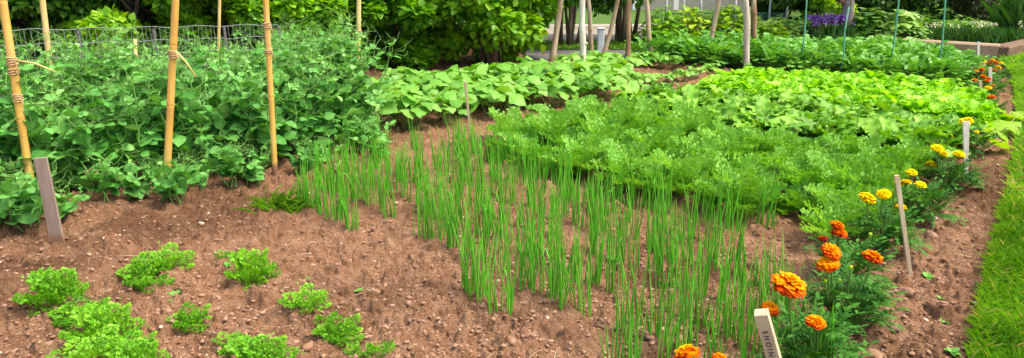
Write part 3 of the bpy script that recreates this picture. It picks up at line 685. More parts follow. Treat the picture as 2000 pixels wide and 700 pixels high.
# ================================================================== POLES
def wobble(P0, P1, n, amp, r):
    t = np.linspace(0, 1, n)[:, None]; P = P0 * (1 - t) + P1 * t; off = np.cumsum(r.normal(size=(n, 3)), 0); off -= off[0] * (1 - t) + off[-1] * t; return P + off * amp * [1, 1, 0]
def wood_pole(base, top, wpx, mat, label, seed, length=2.6):
    b = G(*base); t = Q(*top, b[1]); m = MPP(base[1]); r = np.random.default_rng(seed)
    d = (t - b) / np.linalg.norm(t - b); e = d * length; n = 16
    P = wobble(np.array([0, 0, -.08]), e, n, .006, r); P += 0
    g = Geo(); rad = wpx / 2 * m * (np.linspace(1.08, .7, n)) * (1 + .07 * r.normal(size=n)); g.tube(P, rad, k=10)
    # small knots where twigs were trimmed
    for i in range(4):
        q = P[r.integers(1, n - 1)]; a = r.uniform(0, 6.28); dd = np.array([math.cos(a), math.sin(a), .5]) * wpx * m; g.tube([q, q + dd * .55, q + dd * .85], wpx * m * .25, wpx * m * .15, 6)
    o = g.build('wooden_pole', mat); o.location = tuple(b); tag(o, label, 'pole', 'wooden poles for climbing beans')
for i, (bs, tp, wd, mt, lab) in enumerate([
        ((1076, 122), (1093, 0), 12, 'pole_tan', 'tan wooden pole leaning right, leftmost of the bean poles'),
        ((1139, 150), (1138, 0), 11, 'pole_bright', 'upright white peeled pole in the bean bed'),
        ((1157, 114), (1151, 0), 8, 'pole_tan', 'thin tan pole just right of the white peeled pole'),
        ((1174, 118), (1204, 0), 8, 'pole_tan', 'slender tan pole leaning right behind the white peeled pole'),
        ((1229, 140), (1233, 0), 10, 'pole_brown', 'upright brown pole on bare soil in the middle'),
        ((1277, 120), (1266, 0), 9, 'pole_tan', 'pale pinkish pole leaning slightly left, right of the brown pole'),
        ((1377, 116), (1403, 0), 9, 'pole_tan', 'tan pole leaning right amid the back potato plants'),
        ((1460, 140), (1461, 0), 12, 'pole_white', 'thick pale grey pole behind the lettuce bed'),
        ((1481, 116), (1473, 0), 10, 'pole_red', 'reddish peeling pole just behind the thick pale pole')]):
    wood_pole(bs, tp, wd, mt, lab, 10 + i)

def bamboo(base, top, wpx, wref, label, mat='bamboo', length=None, ties=(), seed=0, open_top=False):
    """wpx: width in pixels at picture row wref"""
    b = G(*base); t = Q(*top, b[1]); m = MPP(base[1]); r = np.random.default_rng(seed)
    v = t - b; full = np.linalg.norm(v); d = v / full; ln = length or full * 1.35
    root = empty('bamboo_pole', tuple(b)); tag(root, label, 'bamboo pole', 'bamboo poles holding the pea rows')
    rad = wpx / 2 * m; nodes = np.arange(-.1, ln, .21 + .05 * r.random()); P = []; Rr = []
    for z in nodes:
        for dz, k in ((-.012, 1.0), (-.004, 1.07), (.0, .96), (.004, 1.08), (.012, 1.0)):
            if -.12 < z + dz < ln: P.append(d * (z + dz)); Rr.append(rad * k * (1 - .12 * z / ln))
    P.append(d * ln); Rr.append(rad * .88)
    g = Geo(); g.tube(P, Rr, k=14); g.build('cane', mat, root)
    for (py, nw) in ties:
        c = Q(base[0] + (top[0] - base[0]) * (base[1] - py) / (base[1] - top[1]), py, b[1]) - b
        g = Geo()
        for q in range(nw):
            a = np.linspace(0, 2 * math.pi, 15); u = rad * 1.12
            g.tube(np.column_stack([c[0] + np.cos(a) * u, c[1] + np.sin(a) * u, c[2] + (q - nw / 2) * .007 + .004 * np.sin(a + q)]), .0032, .0032, 5)
        g.tube([c + [rad, -rad * .5, 0], c + [rad * 1.8, -rad, -.02], c + [rad * 1.7, -rad, -.05]], .0025, .002, 4)
        g.build('twine_tie', 'twine', root)
    return b, rad
bamboo((66, 400), (5, 0), 15, 0, 'thick golden bamboo pole leaning left at the left edge', ties=((118, 4), (138, 3), (190, 4)), seed=1)
bamboo((112, 250), (83, 0), 11, 0, 'pale bamboo pole behind the left end of the wire fence', 'bamboo_pale', seed=2)
bamboo((270, 240), (262, 22), 7, 22, 'shortest bamboo stake with its top just above the wire fence', 'bamboo_pale', length=.53, seed=3)
bamboo((324, 384), (343, 0), 14, 0, 'golden bamboo pole with twine standing in front of the peas', ties=((105, 4),), seed=4)
bamboo((424, 230), (429, 0), 6, 0, 'thin bamboo pole at the back of the pea row', 'bamboo_pale', seed=5)
bamboo((537, 338), (519, 0), 11.5, 0, 'bamboo pole tied with light string before the middle of the peas', ties=((48, 3), (98, 2)), seed=6)
bamboo((698, 250), (701, 0), 9, 0, 'bamboo pole at the right end of the pea row', 'bamboo_pale', ties=((60, 2),), seed=7)
def stick(p0, p1, rad, label):
    g = Geo(); c = (p0 + p1) / 2; g.tube(np.array([p0, c + [0, 0, .01], p1]) - p0, rad, rad * .6, 6); o = g.build('tie_stick', 'stick'); o.location = tuple(p0); tag(o, label, 'stick', 'sticks tied across the bamboo poles')
Y1 = G(324, 384)[1]; stick(Q(343, 100, Y1 - .03), Q(384, 152, Y1 - .02), .0055, 'short split stick tied to the golden pole with twine, pointing down right')
Y1 = G(66, 400)[1]; stick(Q(28, 118, Y1 - .03), Q(110, 141, Y1 - .05), .0045, 'short stick tied across the thick bamboo pole at the left edge')

def thin_cord(base, top, label):
    b = G(*base); t = Q(*top, b[1]); e = t + (t - b) * .5; g = Geo(); P = np.array([[0, 0, -.02], (e - b) * .33 + [.01, 0, 0], (e - b) * .66 + [-.01, 0, 0], e - b]); g.tube(P, .0075, .006, 6)
    o = g.build('garden_stake', 'cord'); o.location = tuple(b); tag(o, label, 'stake', 'thin green stakes in the potato bed')
thin_cord((1560, 140), (1578, 0), 'thin green stake left of the purple irises')
thin_cord((1640, 150), (1652, 60), 'thin green stake in front of the grey trunk')
thin_cord((1732, 158), (1758, 0), 'thin green stake in front of the hostas')
thin_cord((1828, 160), (1849, 0), 'thin green stake in front of the grey olive shrub')

# wire fence in the pea row
def wire_fence():
    a = G(20, 300); b = G(560, 235); root = empty('wire_fence', (a[0], a[1], 0)); tag(root, 'grey wire mesh fence carrying the pea plants', 'fence')
    za = Q(60, 58, a[1] + .05)[2] + .0; d = b - a; ln = np.linalg.norm(d); d /= ln; r = np.random.default_rng(4)
    zt = lambda s: Q(60 + 480 * s, 60 - 12 * s, (a + d * s * ln)[1])[2]
    g = Geo(); n = int(ln / .024)
    for i in range(n):
        s = i / (n - 1); z1 = zt(s); x = d * s * ln; k = 9; zz = np.linspace(-.02, z1, k)
        w_ = np.column_stack([x[0] + .004 * np.sin(zz * 60 + i * 2.2), np.full(k, x[1]) + .008 * np.sin(zz * 7 + i), zz]); g.tube(w_, .0011, .0011, 3, .5, False)
    for q in np.linspace(.04, 1, 9):
        P = []
        for s in np.linspace(0, 1, 40): x = d * s * ln; P.append([x[0], x[1] + .008 * math.sin(s * 60), zt(s) * q + .005 * math.sin(s * 35 + q * 9)])
        g.tube(P, .0015, .0015, 4, .5, False)
    g.build('wire_mesh', 'wire', root)
    for s in (.0, .27, .52, .78, 1):
        x = d * s * ln + [0, .02, 0]; g = Geo(); g.tube([x + [0, 0, -.1], x + [0, 0, zt(s) - .01]], .008, .008, 8); g.build('post', 'asphalt', root)
wire_fence()

# ================================================================== LABEL STAKES
def board(tl, tr, br, bl, thick, mat, label, cat='marker', depth_top=None):
    """flat stake given by picture corners of its front face at ground depth of its foot"""
    f = G((bl[0] + br[0]) / 2, (bl[1] + br[1]) / 2); Y = f[1]
    c = [Q(*p, Y) for p in (tl, tr, br, bl)]; c[2] = c[2] + (c[2] - c[1]) * .25; c[3] = c[3] + (c[3] - c[0]) * .25
    v = []; b = .0012
    for p in c: v.append(p - f)
    for p in c: v.append(p - f + [0, thick, 0])
    g = Geo(); g.add(v, [[0, 3, 2, 1], [4, 5, 6, 7], [0, 1, 5, 4], [1, 2, 6, 5], [2, 3, 7, 6], [3, 0, 4, 7]]); o = g.build('marker_stake', mat, smooth=False)
    o.location = tuple(f); tag(o, label, 'marker stake'); bv = o.modifiers.new('bevel', 'BEVEL'); bv.width = .0015; bv.segments = 2
    return o
board((64, 310), (90, 308), (124, 472), (98, 474), .009, 'label_grey', 'broad grey weathered marker board leaning at the left of the peas')
board((1747, 343), (1757, 342), (1782, 530), (1774, 532), .006, 'label_pale', 'narrow leaning marker stake among the yellow marigolds')
board((1881, 238), (1894, 238), (1891, 362), (1884, 362), .006, 'label_white', 'whitish pointed stake rising beside the yellow marigolds')
board((1909, 82), (1914, 82), (1914, 150), (1909, 150), .006, 'label_white', 'thin white stake in front of the timber edging')
board((1931, 132), (1938, 132), (1938, 172), (1932, 172), .006, 'label_white', 'short white stake among the far orange marigolds')
board((1912, 158), (1918, 158), (1921, 205), (1916, 205), .006, 'label_pale', 'short tan stake left of the far orange marigolds')
board((906, 160), (911, 160), (920, 256), (916, 256), .005, 'label_pale', 'thin tan stake at the front edge of the bean bed')
def onions_sign():
    """squared stake with ONIONS lettered up its face"""
    f = G(1512, 800); Y = f[1]; root = empty('marker_stake', tuple(f)); tag(root, 'pale squared wooden stake lettered ONIONS at the bottom edge', 'marker stake')
    top = Q(1487, 612, Y - .0) ; foot = Q(1540, 800, Y); up = (top - foot); ln = np.linalg.norm(up); up /= ln
    yaw = R(-24); x = np.array([math.cos(yaw), math.sin(yaw), 0]); x = x - up * (x @ up); x /= np.linalg.norm(x); y = np.cross(up, x)
    if y[1] < 0: y = -y
    wd = 25 * MPP(790); th = .020; rot = np.stack([x, y, up], 1)
    L2 = ln + .06; g = Geo(); c = (top - up * L2 / 2) - f
    v = []
    for (sx, sy, top_) in ((-1, -1, 0), (1, -1, 0), (1, 1, 0), (-1, 1, 0), (-1, -1, 1), (1, -1, 1), (1, 1, 1), (-1, 1, 1)):
        p = c + x * sx * wd / 2 + y * sy * th / 2 + up * (L2 / 2 if top_ else -L2 / 2)
        if top_ and sy > 0: p = p + up * .006
        v.append(p)
    g.add(v, [[0, 1, 5, 4], [1, 2, 6, 5], [2, 3, 7, 6], [3, 0, 4, 7], [4, 5, 6, 7], [3, 2, 1, 0]]); o = g.build('board', 'label_pale', root, False)
    bv = o.modifiers.new('bevel', 'BEVEL'); bv.width = .0012; bv.segments = 2
    from mathutils import Matrix
    cu = bpy.data.curves.new('lettering', 'FONT'); cu.body = 'ONIONS'; cu.size = wd * .56; cu.align_x = 'RIGHT'; cu.align_y = 'CENTER'; cu.extrude = .0002; cu.space_character = 1.5; cu.offset = .0003
    to = bpy.data.objects.new('lettering_curve', cu); COL.objects.link(to); bpy.context.view_layer.update()
    me = bpy.data.meshes.new_from_object(to); bpy.data.objects.remove(to); me.name = 'lettering'; me.materials.clear(); me.materials.append(M['ink'])
    lo = bpy.data.objects.new('lettering', me); COL.objects.link(lo); lo.parent = root
    # text x axis runs up the stake, text y axis to the left across it
    pos = (top - up * .040 - f) - y * (th / 2 + .0006)
    mt = Matrix([[up[0], -x[0], -y[0], pos[0]], [up[1], -x[1], -y[1], pos[1]], [up[2], -x[2], -y[2], pos[2]], [0, 0, 0, 1]])
    for vv in me.vertices: vv.co = mt @ vv.co
onions_sign()

# ================================================================== CROPS
def gpos(p): return (p[0], p[1], gz1(p[0], p[1]) * .6 - .004)

# ---- peas -------------------------------------------------------
def pea_proto(seed, ht):
    r = np.random.default_rng(500 + seed); root = empty('pea_plant'); lf = Geo(); st = Geo(); nst = 6
    for s in range(nst):
        a0 = r.uniform(0, 6.28); x, y = .05 * math.cos(a0), .04 * math.sin(a0); h = ht * r.uniform(.72, 1.08); nn = int(h / .062); P = []
        dx, dy = r.normal() * .10, r.normal() * .05
        for i in range(nn + 1):
            t = i / nn; P.append([x + dx * t + .012 * math.sin(i * 1.7 + s), y + dy * t + .012 * math.cos(i * 2.1 + s * 2), -.01 + h * t])
        P = np.array(P); st.tube(P, .0045, .0025, 4, .75, False)
        for i in range(1, nn + 1):
            t = i / nn; a = a0 + i * 2.6 + r.normal() * .4; big = (1.25 - .85 * t ** .9) * (1 if t > .12 else .75)
            if t > .93: big *= .6
            Y, Z = az_el([a + .9, a - .9], r.uniform(.1, 1.35)); Z = Z + r.normal(size=(2, 3)) * .45
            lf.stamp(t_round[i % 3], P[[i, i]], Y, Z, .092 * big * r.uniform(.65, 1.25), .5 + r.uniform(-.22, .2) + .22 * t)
            ln = .075 * (1.1 - .3 * t) * r.uniform(.8, 1.2); e = r.uniform(.1, .7); d, _ = az_el(np.array(a), e); q = P[i] + d * ln
            st.tube([P[i], P[i] + d * ln * .5 + [0, 0, .005], q], .0016, .0012, 3, .8, False)
            k = 4 if t > .3 else 2
            aa = a + np.array([1.25, -1.25, 1.0, -1.0])[:k]; O = np.array([P[i] + d * ln * (.6 if j < 2 else .98) for j in range(k)])
            Y, Z = az_el(aa, r.uniform(-.5, .9, k)); Z = Z + r.normal(size=(k, 3)) * .5
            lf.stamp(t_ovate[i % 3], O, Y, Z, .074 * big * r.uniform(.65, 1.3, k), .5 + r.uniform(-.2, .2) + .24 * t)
            # tendril
            if t > .25:
                for c in range(3 if t > .5 else 1):
                    L_ = r.uniform(.05, .12); tt = np.linspace(0, 1, 6); b = a + r.normal() * .6
                    up = r.uniform(.1, .9); T = q + np.column_stack([np.cos(b + tt * 1.5) * tt * L_, np.sin(b + tt * 1.5) * tt * L_, up * tt * L_ + .01 * np.sin(tt * 7)])
                    st.tube(T, .0011, .0006, 3, .8, False)
    lf.build('leaves', 'pea', root); st.build('stems', 'pea_stem', root); return tag(root, 'pea plant', 'pea plant')
protos = [pea_proto(i, h) for i, h in enumerate([.47, .55, .60, .50, .57])]
low = [pea_proto(10 + i, h) for i, h in enumerate([.22, .28])]
flow = None
PR = np.random.default_rng(11)
def polyline(pts, sp, jit=.0):
    P = np.array([G(*p) for p in pts]); out = []; d = np.linalg.norm(np.diff(P, axis=0), axis=1); tot = d.sum(); n = max(1, int(tot / sp)); cum = np.concatenate([[0], np.cumsum(d)])
    for i in range(n + 1):
        s = tot * i / n; k = min(np.searchsorted(cum, s, 'right') - 1, len(d) - 1); t = (s - cum[k]) / d[k]; q = P[k] * (1 - t) + P[k + 1] * t
        out.append(q + [PR.normal() * jit, PR.normal() * jit, 0])
    return out
pea_rows = [([(-190, 425), (20, 398), (150, 368), (350, 345), (500, 318), (600, 300), (680, 278)], .145, .97, 'leafy pea plant in the front of the tangled pea row', 'pea plants in the front row'),
            ([(-190, 355), (20, 335), (180, 315), (350, 295), (500, 275), (600, 262), (680, 248)], .13, 1.0, 'pea plant in the middle of the pea row by the wire fence', 'pea plants in the middle row'),
            ([(-160, 300), (60, 285), (250, 265), (420, 245), (560, 232), (670, 220)], .16, .97, 'pea plant behind the wire fence', 'pea plants in the back row')]
for ri, (pts, sp, sc, lab, grp) in enumerate(pea_rows):
    for i, p in enumerate(polyline(pts, sp, .03)):
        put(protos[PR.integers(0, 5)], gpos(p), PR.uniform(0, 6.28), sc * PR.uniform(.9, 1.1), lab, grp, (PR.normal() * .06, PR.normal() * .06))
for i, (x, y, s) in enumerate([(20, 432, 1.0), (60, 446, 1.1), (112, 428, .8), (215, 392, .8), (262, 384, .9), (342, 392, .9), (385, 372, .8), (455, 360, .9), (492, 354, .9), (590, 336, .8), (640, 318, .7), (700, 300, .9), (735, 312, .9), (-60, 455, 1.1), (725, 285, 1.0)]):
    put(low[i % 2], gpos(G(x, y)), i * 1.7, s * .78, 'low pea shoot sprawling at the foot of the pea row', 'low pea shoots', (PR.normal() * .1, PR.normal() * .1))
# tall shoots standing above the row
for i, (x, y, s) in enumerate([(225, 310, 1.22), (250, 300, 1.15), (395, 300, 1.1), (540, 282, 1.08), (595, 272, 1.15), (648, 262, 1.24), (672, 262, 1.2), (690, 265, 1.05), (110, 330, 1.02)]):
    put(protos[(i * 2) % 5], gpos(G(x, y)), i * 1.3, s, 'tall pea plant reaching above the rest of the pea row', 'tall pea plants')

# ---- beans ------------------------------------------------------
def bean_proto(seed):
    r = np.random.default_rng(700 + seed); root = empty('bean_plant'); lf = Geo(); st = Geo()
    for s in range(9):
        a = s * 2.4 + r.normal() * .3; e = r.uniform(.75, 1.4); ln = r.uniform(.15, .24); Y, _ = az_el(np.array(a), e); b = np.array([r.normal() * .02, r.normal() * .02, -.01])
        q = b + Y * ln; st.tube([b, b + Y * ln * .5 + [0, 0, .02], q], .0035, .002, 4, .4, False)
        d, Z = az_el(np.array([a, a + 1.9, a - 1.9]), r.uniform(-.25, .15, 3)); O = q + d * np.array([[.035], [.008], [.008]])
        Z = Z + r.normal(size=(3, 3)) * .30; st.tube([q, O[0]], .0018, .0018, 3, .5, False)
        lf.stamp(t_heart[s % 3], O, d, Z, r.uniform(.075, .115, 3), .46 + r.uniform(-.32, .28, 3))
    lf.build('leaves', 'bean', root); st.build('stems', 'bean_stem', root); return tag(root, 'bean plant', 'bean plant')
bp = [bean_proto(i) for i in range(4)]
for ri, (pts, sp, sc, lab, grp) in enumerate([
        ([(775, 252), (850, 250), (900, 238), (960, 222), (1040, 212), (1110, 203), (1190, 192)], .17, 1.0, 'broad leaved bean plant in the front row of the bean bed', 'bean plants in the front row'),
        ([(720, 245), (800, 228), (900, 212), (1000, 198), (1090, 188)], .18, 1.05, 'broad leaved bean plant in the second row of the bean bed', 'bean plants in the second row'),
        ([(740, 215), (850, 198), (950, 184), (1060, 174), (1140, 168), (1180, 178)], .2, 1.05, 'bean plant in the third row of the bean bed', 'bean plants in the third row'),
        ([(800, 190), (930, 172), (1060, 160), (1150, 154), (1225, 150)], .26, .95, 'bean plant in the back row near the white peeled pole', 'bean plants in the back row')]):
    for p in polyline(pts, sp, .025): put(bp[PR.integers(0, 4)], gpos(p), PR.uniform(0, 6.28), sc * PR.uniform(.88, 1.12), lab, grp)
for i, (x, y, s) in enumerate([(1195, 140, .5), (1215, 150, .55), (1245, 128, .6), (1265, 130, .7), (1292, 130, .6), (1310, 134, .6), (1245, 172, .6), (1270, 168, .55), (1300, 163, .5), (1335, 158, .5), (1360, 152, .5), (1210, 170, .7), (1190, 128, .7), (1160, 130, .7), (1110, 134, .8), (1385, 143, .5)]):
    put(bp[i % 4], gpos(G(x, y)), i * 1.1, s, 'small young bean plant on bare soil around the brown pole', 'young bean plants on bare soil')

# ---- onions -----------------------------------------------------
def onion_proto(seed):
    r = np.random.default_rng(900 + seed); g = Geo(); k = 6 + seed % 5
    for s in range(k):
        a = r.uniform(0, 6.28); h = r.uniform(.11, .225); lean = r.uniform(.02, .17) * h; b = np.array([r.normal() * .013, r.normal() * .010, -.006]); tt = np.linspace(0, 1, 6)
        flop = r.random() < .018; bend = lean * tt ** 1.6 * (1.6 if r.random() < .15 else .9) + (.05 * tt ** 3 if flop else 0)
        P = b + np.column_stack([np.cos(a) * bend, np.sin(a) * bend, h * (tt - (.35 * tt ** 4 if flop else 0))]); g.tube(P, np.array([1, 1.15, 1.1, .95, .65, .15]) * r.uniform(.0015, .0025), k=5, t=np.nan, cap=False)
        base = r.uniform(.25, .65); g.T[-1] = np.repeat(base + np.array([.18, 0, 0, 0, .1, .45 if r.random() < .3 else .2]), 5)
    o = g.build('onion_plant', 'onion'); return tag(o, 'onion plant', 'onion')
op = [onion_proto(i) for i in range(9)]
onion_poly = [(575, 408), (640, 345), (740, 300), (850, 285), (960, 292), (1080, 330), (1180, 375), (1350, 415), (1520, 440), (1530, 560), (1600, 700), (1620, 780), (1300, 800), (1155, 700), (1050, 625), (960, 600), (840, 532), (700, 472), (630, 430)]
A = G(600, 405)[:2]; B = G(1330, 790)[:2]; dr = (B - A) / np.linalg.norm(B - A); nr_ = np.array([-dr[1], dr[0]])
if nr_[1] < 0: nr_ = -nr_
cnt = 0; OR = np.random.default_rng(21); onion_pts = []
for k in range(0, 12):
    s = -.8
    while s < 3.2:
        s += OR.uniform(.028, .062); q = A + dr * s + nr_ * (k * .175 + .01) + OR.normal(size=2) * .008
        if q[1] < 1.3: continue
        px = to_px([[q[0], q[1], 0]])[0]
        if inside(onion_poly, px[0], px[1]) and vn(np.array(q[0] * 4.5), np.array(q[1] * 4.5), 77) > .30: onion_pts.append((q, k))
print('onions', len(onion_pts))
keep = OR.permutation(len(onion_pts))[:295]
for j in sorted(keep):
    q, k = onion_pts[j]
    put(op[OR.integers(0, 9)], (q[0], q[1], gz1(q[0], q[1])), OR.uniform(0, 6.28), OR.uniform(.85, 1.12) * (1.0 if k > 1 else 1.05), 'slim upright onion plant in the ' + ('front' if k == 0 else 'second' if k == 1 else 'middle' if k < 6 else 'back') + (' rows' if k >= 2 else ' row') + ' of the onion bed',
        'onion plants in the ' + ('front row' if k == 0 else 'second row' if k == 1 else 'middle rows' if k < 6 else 'back rows'), (OR.normal() * .05, OR.normal() * .05))
rest = [j for j in range(len(onion_pts)) if j not in set(keep)]
if rest:
    g = Geo(); tps = []
    for o in op:
        pass
g = Geo(); n = 130; tp = blade([.5, .45, .3, .03], .3, .45, 0, 1, 1); a = OR.uniform(0, 6.28, n); Y, Z = az_el(a, OR.uniform(.45, 1.45, n)); ln = OR.uniform(.04, .13, n)
g.stamp(tp, np.column_stack([OR.normal(size=n) * .05, OR.normal(size=n) * .03, np.zeros(n)]), Y, Z, np.stack([np.full(n, .0017), ln, ln], 1), OR.uniform(.5, .95, n))
o = g.build('grass_tuft', 'grass'); p = G(552, 405); o.location = gpos(p); tag(o, 'low spreading tuft of grass at the left tip of the onion bed', 'grass tuft')

# ---- carrots ----------------------------------------------------
fr = [frond(7, 4, i, .30 + .05 * i, .085, .15) for i in range(3)]
def carrot_proto(seed):
    r = np.random.default_rng(1100 + seed); g = Geo(); n = 17
    for s in range(n):
        a = s * 2.4 + r.normal() * .3; Y, Z = az_el(np.array([a]), r.uniform(.65, 1.4)); sc = r.uniform(.12, .24)
        g.stamp(fr[s % 3], [[r.normal() * .008, r.normal() * .008, -.01]], Y, Z, sc, .5 + r.uniform(-.15, .15))
    return tag(g.build('carrot_plant', 'carrot'), 'carrot plant', 'carrot')
cpz = [carrot_proto(i) for i in range(4)]
def field(poly, row_a, row_b, row_sp, sp, jit, fn, lim=300, seed=1, zlab=None):
    """plants in parallel rows clipped to an outline (picture corners taken to the ground)"""
    r = np.random.default_rng(seed); W = [tuple(G(*p)[:2]) for p in poly]; a = G(*row_a)[:2]; b = G(*row_b)[:2]; d = (b - a) / np.linalg.norm(b - a); n = np.array([-d[1], d[0]])
    if n[1] < 0: n = -n
    c = 0; pts = []
    for k in range(-30, 60):
        for j in range(-60, 90):
            q = a + n * k * row_sp + d * (j * sp + (k % 2) * sp * .5) + r.normal(size=2) * jit
            if inside(W, q[0], q[1]): pts.append((q, k))
    print('field', fn.__name__, len(pts)); r.shuffle(pts) if False else None
    for q, k in pts[:lim]: fn(q, k, r)
ks = lambda k, lo, hi: 'front' if k <= lo else 'back' if k >= hi else 'middle'
def f_carrot(q, k, r):
    w_ = ks(k, 1, 5); put(cpz[r.integers(0, 4)], gpos(q), r.uniform(0, 6.28), r.uniform(.65, 1.1), 'feathery carrot plant in the %s rows of the carrot bed' % w_, 'carrot plants in the %s rows' % w_)
field([(950, 288), (1040, 262), (1130, 236), (1240, 240), (1400, 284), (1600, 318), (1775, 342), (1780, 352), (1735, 440), (1640, 482), (1480, 432), (1330, 398), (1180, 374), (1080, 335), (980, 312)], (960, 298), (1620, 468), .20, .12, .03, f_carrot, seed=2)
# ---- beets ------------------------------------------------------
def fine(p, n): return list(np.interp(np.linspace(0, 1, n), np.linspace(0, 1, len(p)), p))
def leafy(seed, n, prof, sc, mat, stemm, wave, fold, droop, name, cat, pet=.45, el=(.7, 1.35), freq=2, half=2, srad=.004, base=.01, roll=.3):
    r = np.random.default_rng(1300 + seed); root = empty(name); lf = Geo(); st = Geo()
    for s in range(n):
        a = s * 2.4 + r.normal() * .25; e = r.uniform(*el); Y, Z = az_el(np.array([a]), e); l = sc * r.uniform(.75, 1.1); b = np.array([[r.normal() * base, r.normal() * base, -.008]])
        tp = blade(prof, fold, droop, wave, freq, half, seed * 20 + s); pl = pet * l; q = b + Y * pl
        if pet > 0: st.tube([b[0], (b + Y * pl * .55 + [[0, 0, .004]])[0], (q + Y * l * .25)[0]], srad, srad * .5, 4, .5 + r.uniform(-.3, .4), False)
        Y2, Z2 = az_el(np.array([a]), e - r.uniform(.2, .7)); lf.stamp(tp, q, Y2, Z2 + r.normal(size=(1, 3)) * roll, l * (1 - pet * .5), .5 + r.uniform(-.25, .25))
    lf.build('leaves', mat, root)
    if st.n: st.build('stems', stemm, root)
    return tag(root, name, cat)
BEET = [.03, .17, .23, .25, .22, .15, .02]
bt = [leafy(i, 18, fine(BEET, 11), .165, 'beet', 'beet_stem', .10, .25, .40, 'beet_plant', 'beet', .4, (.95, 1.45), 3.3, 2) for i in range(4)]
def f_beet(q, k, r):
    w_ = 'front' if k <= 0 else 'back'; put(bt[r.integers(0, 4)], gpos(q), r.uniform(0, 6.28), r.uniform(1.0, 1.35), 'leafy green beet plant in the %s of the beet bed' % w_, 'beet plants in the %s' % w_)
field([(1215, 232), (1240, 208), (1330, 200), (1450, 212), (1600, 230), (1780, 255), (1885, 275), (1890, 292), (1780, 322), (1600, 298), (1480, 282), (1400, 268), (1300, 250)], (1300, 246), (1780, 315), .19, .12, .03, f_beet, seed=3)
# ---- lettuce ----------------------------------------------------
LET = [.10, .26, .40, .50, .52, .42, .12]
def lettuce_proto(seed):
    r = np.random.default_rng(3300 + seed); g = Geo(); tps = [blade(fine(LET, 11), .25, .45, .20, 4.2, 3, seed * 9 + j) for j in range(5)]; n = 46
    for s in range(n):
        q = ((s + .5) / n) ** .5; a = s * 2.4 + r.normal() * .3; e = 1.5 - 1.25 * q + r.normal() * .15; rad = .085 * q
        z = .115 * (1 - .75 * q ** 2) * r.uniform(.7, 1.05); Y, Z = az_el(np.array([a]), e)
        l = r.uniform(.055, .085); O = np.array([[math.cos(a) * rad, math.sin(a) * rad, z]]) - Y * l * .35
        g.stamp(tps[s % 5], O, Y, Z + r.normal(size=(1, 3)) * .35, l, .55 + r.uniform(-.3, .3) - .15 * q)
    g.tube([[0, 0, -.01], [0, 0, .06]], .022, .03, 8, .2); return tag(g.build('lettuce_plant', 'lettuce'), 'lettuce_plant', 'lettuce')
lt = [lettuce_proto(i) for i in range(4)]
def f_let(q, k, r):
    w_ = 'front' if k <= 0 else 'back'; put(lt[r.integers(0, 4)], gpos(q), r.uniform(0, 6.28), r.uniform(1.0, 1.28), 'yellow green leaf lettuce in the %s of the lettuce bed' % w_, 'lettuces in the %s' % w_)
field([(1372, 196), (1392, 168), (1600, 172), (1780, 186), (1885, 204), (1925, 232), (1908, 262), (1780, 245), (1600, 222), (1450, 208)], (1400, 196), (1900, 255), .165, .12, .02, f_let, seed=4)
# ---- potatoes ---------------------------------------------------
pl_ = [pinnate(4, .62, .30, .25, t_ovate[i % 3], .012, .3, .15, .2, i) for i in range(3)]
def bush(seed, n, hw, ht, tpl, ls, mat, stemm, name, cat, lo=.15):
    r = np.random.default_rng(1500 + seed); root = empty(name); lf = Geo(); st = Geo()
    for i in range(n):
        a = i * 2.4 + r.normal() * .4; q = math.sqrt((i + .5) / n); z = ht * (1 - .7 * q * q) * r.uniform(.6, 1.05) if i % 3 else ht * r.uniform(lo, .75); x, y = math.cos(a) * q * hw, math.sin(a) * q * hw
        Y, Z = az_el(np.array([a]), r.uniform(-.1, .9) + .4 * (1 - q)); lf.stamp(tpl[i % len(tpl)], [[x * .7, y * .7, z * .85]], Y, Z + r.normal(size=(1, 3)) * .15, ls * r.uniform(.75, 1.2), .5 + r.uniform(-.22, .22))
        if i % 2 == 0: st.tube([[0, 0, -.01], [x * .3, y * .3, z * .5], [x * .72, y * .72, z * .87]], .004, .002, 4, .5, False)
    lf.build('leaves', mat, root); st.build('stems', stemm, root); return tag(root, name, cat)
pt = [bush(i, 46, .17, .19, pl_, .125, 'potato', 'mari_stem', 'potato_plant', 'potato plant') for i in range(4)]
def f_pot(q, k, r):
    w_ = 'front' if k <= 3 else 'back'; put(pt[r.integers(0, 4)], gpos(q), r.uniform(0, 6.28), r.uniform(.9, 1.15) * (.92 if k > 3 else 1.08), 'bushy green potato plant in the %s rows of the potato bed' % w_, 'potato plants in the %s rows' % w_)
field([(1250, 122), (1265, 108), (1500, 104), (1660, 106), (1780, 110), (1850, 122), (1890, 145), (1898, 172), (1800, 166), (1620, 152), (1500, 145), (1400, 130), (1330, 122)], (1400, 130), (1890, 172), .30, .24, .04, f_pot, seed=5)

